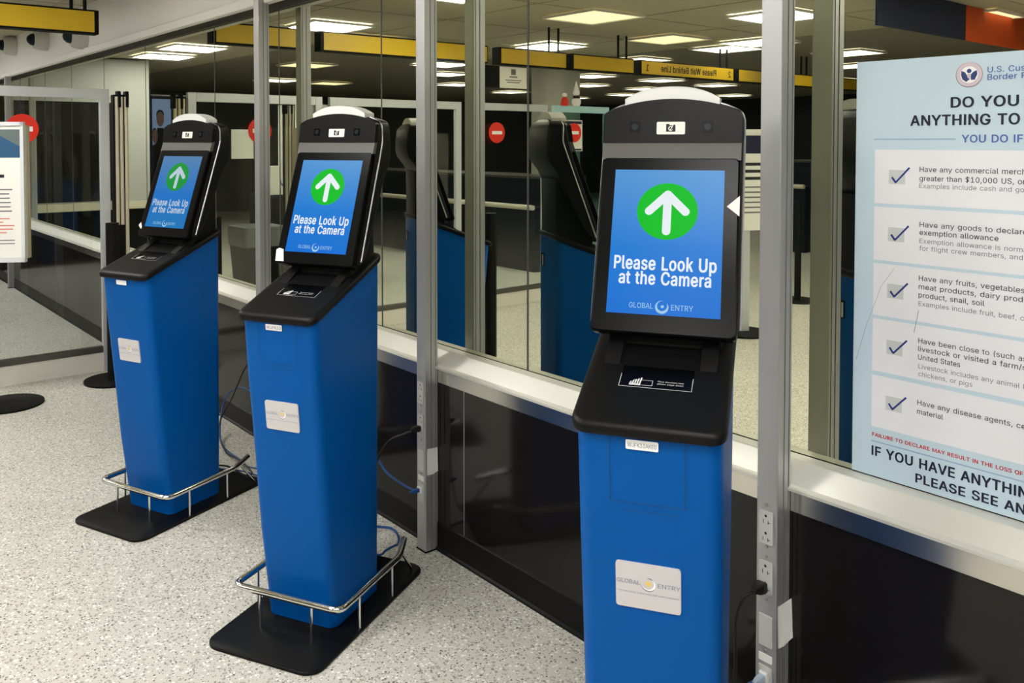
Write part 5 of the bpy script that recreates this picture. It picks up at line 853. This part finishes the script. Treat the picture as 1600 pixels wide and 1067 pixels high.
def counter(x0, x1, y, label, z=.79):
    t = thing('service_counter', label, 'counter', (0, y, 0), 0, 'navy inspection counters of the hall')
    mb = MB(); mb.box(x0, x1, -.9, 0, 0, z); mb.make('front', NAVY, t)
    mb = MB()
    k = x0+.5
    while k < x1: mb.box(k-.004, k+.004, .0005, .002, .05, z-.04); k += 1.1
    mb.make('panel_seam', BLK, t)
    mb = MB(); mb.cyl((x0, .03, z), (x1, .03, z), .032, 14); mb.make('beige_rail', BEIGE, t, True)
    mb = MB(); mb.box(x0, x1, -.9, -.25, z, z+.34); mb.make('upper_tier', NAVY, t)
    mb = MB(); mb.box(x0, x1, -.9, -.22, z+.34, z+.37); mb.make('top_ledge', GREYW, t)
    return t
counter(-12.4, -7.70, -4.97, 'long navy counter with a beige rail, reflected between the kiosks')
counter(-7.2, -6.6, -9.2, 'navy counter at the last lane, reflected right of the big-screen kiosk', .95)
mb = MB(); mb.cyl((-8.4, -6.0, 0), (-8.4, -6.0, 2.72), .33, 32); struct(mb.make('column_1', CONC, None, True), 'round concrete column')
t = thing('queue_post', 'thick black queue post reflected right of the middle post', 'queue post', (-4.61, -1.69, 0))
mb = MB(); mb.cyl((0, 0, 0), (0, 0, .014), .17, 28); mb.make('base_disc', BLK, t, True)
mb = MB(); mb.cyl((0, 0, .01), (0, 0, 1.10), .042, 20); mb.make('pole', BLK, t, True)
# right-hand stands in the glass
def info_stand(x, y, rz, z0, z1, w, label):
    t = thing('information_stand', label, 'sign stand', (x, y, 0), rz)
    mb = MB(); mb.cyl((0, 0, 0), (0, 0, .016), .22, 30); mb.make('base_disc', BLK, t, True)
    mb = MB(); mb.box(-.05, -.012, -.06, .06, .012, z0+.05); mb.make('pole', ALU, t)
    mb = MB(); mb.box(-.012, .012, -w/2, w/2, z0, z1); mb.make('board', PAPER, t)
    f = Frame((.0125, 0, 0), (0, 1, 0), (0, 0, 1)); h = z1-z0
    flat('header', [rect(-w/2+.02, w/2-.02, z1-.24*h, z1-.06*h)], f, BNAVY, t, .0005)
    flat('heading_print', [rect(-w/2+.04, w/2-.06-.05*i, z1-(.36+.07*i)*h, z1-(.33+.07*i)*h) for i in range(3)], f, INK, t, .0005)
    flat('small_print', [rect(-w/2+.04, w/2-.05-.06*random.random(), z1-(.58+.05*i)*h, z1-(.565+.05*i)*h) for i in range(6)], f, PGREY, t, .0005)
info_stand(-4.15, -4.05, math.radians(25), .86, 1.70, .56, 'white information stand with navy header, reflected between screen and post')
t = thing('queue_post', 'slim queue post on a round base, reflected right of the poster post', 'queue post', (-4.66, -5.74, 0))
mb = MB(); mb.cyl((0, 0, 0), (0, 0, .014), .2, 28); mb.make('base_disc', BLK, t, True)
mb = MB(); mb.cyl((0, 0, .01), (0, 0, 1.0), .032, 18); mb.make('pole', BLK, t, True)
# banner
t = thing('hanging_banner', 'navy and orange banner reflected above the poster', 'banner', (-3.0, 0, 0))
mb = MB(); mb.box(-.01, .01, -5.42, -3.93, 2.43, 2.715); mb.make('navy_panel', BNAVY, t)
mb = MB(); mb.box(-.01, .01, -8.2, -5.42, 2.43, 2.715); mb.make('orange_panel', ORANGE, t)
# bin with liner
t = thing('waste_bin', 'dark waste bin with a grey plastic liner, reflected left of the plain grey post', 'bin', (-8.0, -1.5, 0))
mb = MB(); mb.loft([[(x, y, z) for x, y in rrect(-w, w, -w, w, .04, 4)] for z, w in ((0, .17), (.62, .21))]); mb.make('body', BLK, t, True)
mb = MB(); mb.loft([[(x, y, z) for x, y in rrect(-w, w, -w, w, .04, 4)] for z, w in ((.58, .215), (.70, .222), (.77, .218), (.775, .18))]); mb.make('liner', mat('liner_grey', (.16, .17, .17), .3), t, True)
t = thing('side_cabinet', 'navy cabinet carrying a white box, reflected behind the plain grey post', 'cabinet', (-9.2, -2.5, 0))
mb = MB(); mb.box(-.3, .25, -.4, .4, 0, 1.0); mb.make('carcass', NAVY, t)
mb = MB(); mb.box(.25, .262, -.38, .38, .08, .96); mb.make('door', BLK, t)
t = thing('white_box', 'white box with a blue swirl mark on the reflected navy cabinet', 'box', (-9.15, -2.32, 1.0))
mb = MB(); mb.box(-.15, .15, -.22, .22, 0, .32); mb.make('carton', PAPER, t)
bf = Frame((.1505, 0, 0), (0, 1, 0), (0, 0, 1)); flat('swirl_mark', arcband(0, .16, .07, .01, .045, 60, 380, 20)+arcband(0, .16, .035, .005, .02, 200, 480, 14), bf, PBLUE, t, .001)
t = thing('white_cupboard', 'tall white cupboard reflected behind the plain grey post', 'cupboard', (-10.6, -3.6, 0))
mb = MB(); mb.box(-.3, .25, -.45, .45, 1.0, 2.1); mb.make('upper_carcass', WHITE, t)
mb = MB(); mb.box(-.3, .25, -.45, .45, 0, 1.0); mb.make('lower_carcass', NAVY, t)
for s in (-1, 1):
    mb = MB(); mb.box(.25, .262, (.01 if s > 0 else -.44), (.44 if s > 0 else -.01), 1.02, 2.08); mb.make('door', WHITE, t)

t = thing('queue_post', 'black queue post on a round base half hidden behind the kiosk nearest the partition', 'queue post', (-5.99, -.265, 0))
mb = MB(); mb.cyl((0, 0, 0), (0, 0, .014), .19, 30); mb.make('base_disc', BLK, t, True)
mb = MB(); mb.cyl((0, 0, .01), (0, 0, 1.06), .042, 20); mb.make('pole', BLK, t, True)

# small ornaments on the pale cyan frame
def figure(y, parts, label):
    t = thing('ornament', label, 'ornament', (-6.31, y, 1.966), 0, 'ornaments on the cyan frame')
    for name, prof, m in parts:
        mb = MB(); mb.loft([[(r*math.cos(2*PI*i/18), r*math.sin(2*PI*i/18), z) for i in range(18)] for z, r in prof]); mb.make(name, m, t, True)
figure(-4.10, [('red_body', ((0, .035), (.03, .042), (.07, .032), (.09, .02)), RED), ('white_head', ((.088, .015), (.10, .026), (.12, .026), (.132, .012)), LABEL_LITE)], 'short red ornament with a white top, reflected beside the big-screen kiosk')
figure(-4.27, [('lower_ball', ((0, .03), (.025, .048), (.06, .048), (.085, .028)), LABEL_LITE), ('dark_scarf', ((.08, .032), (.1, .036), (.11, .030)), INK), ('upper_ball', ((.108, .024), (.13, .036), (.16, .034), (.18, .018)), LABEL_LITE), ('pointed_cap', ((.175, .03), (.20, .02), (.26, .003)), LABEL_LITE)], 'taller white ornament with a pointed cap, reflected beside the big-screen kiosk')
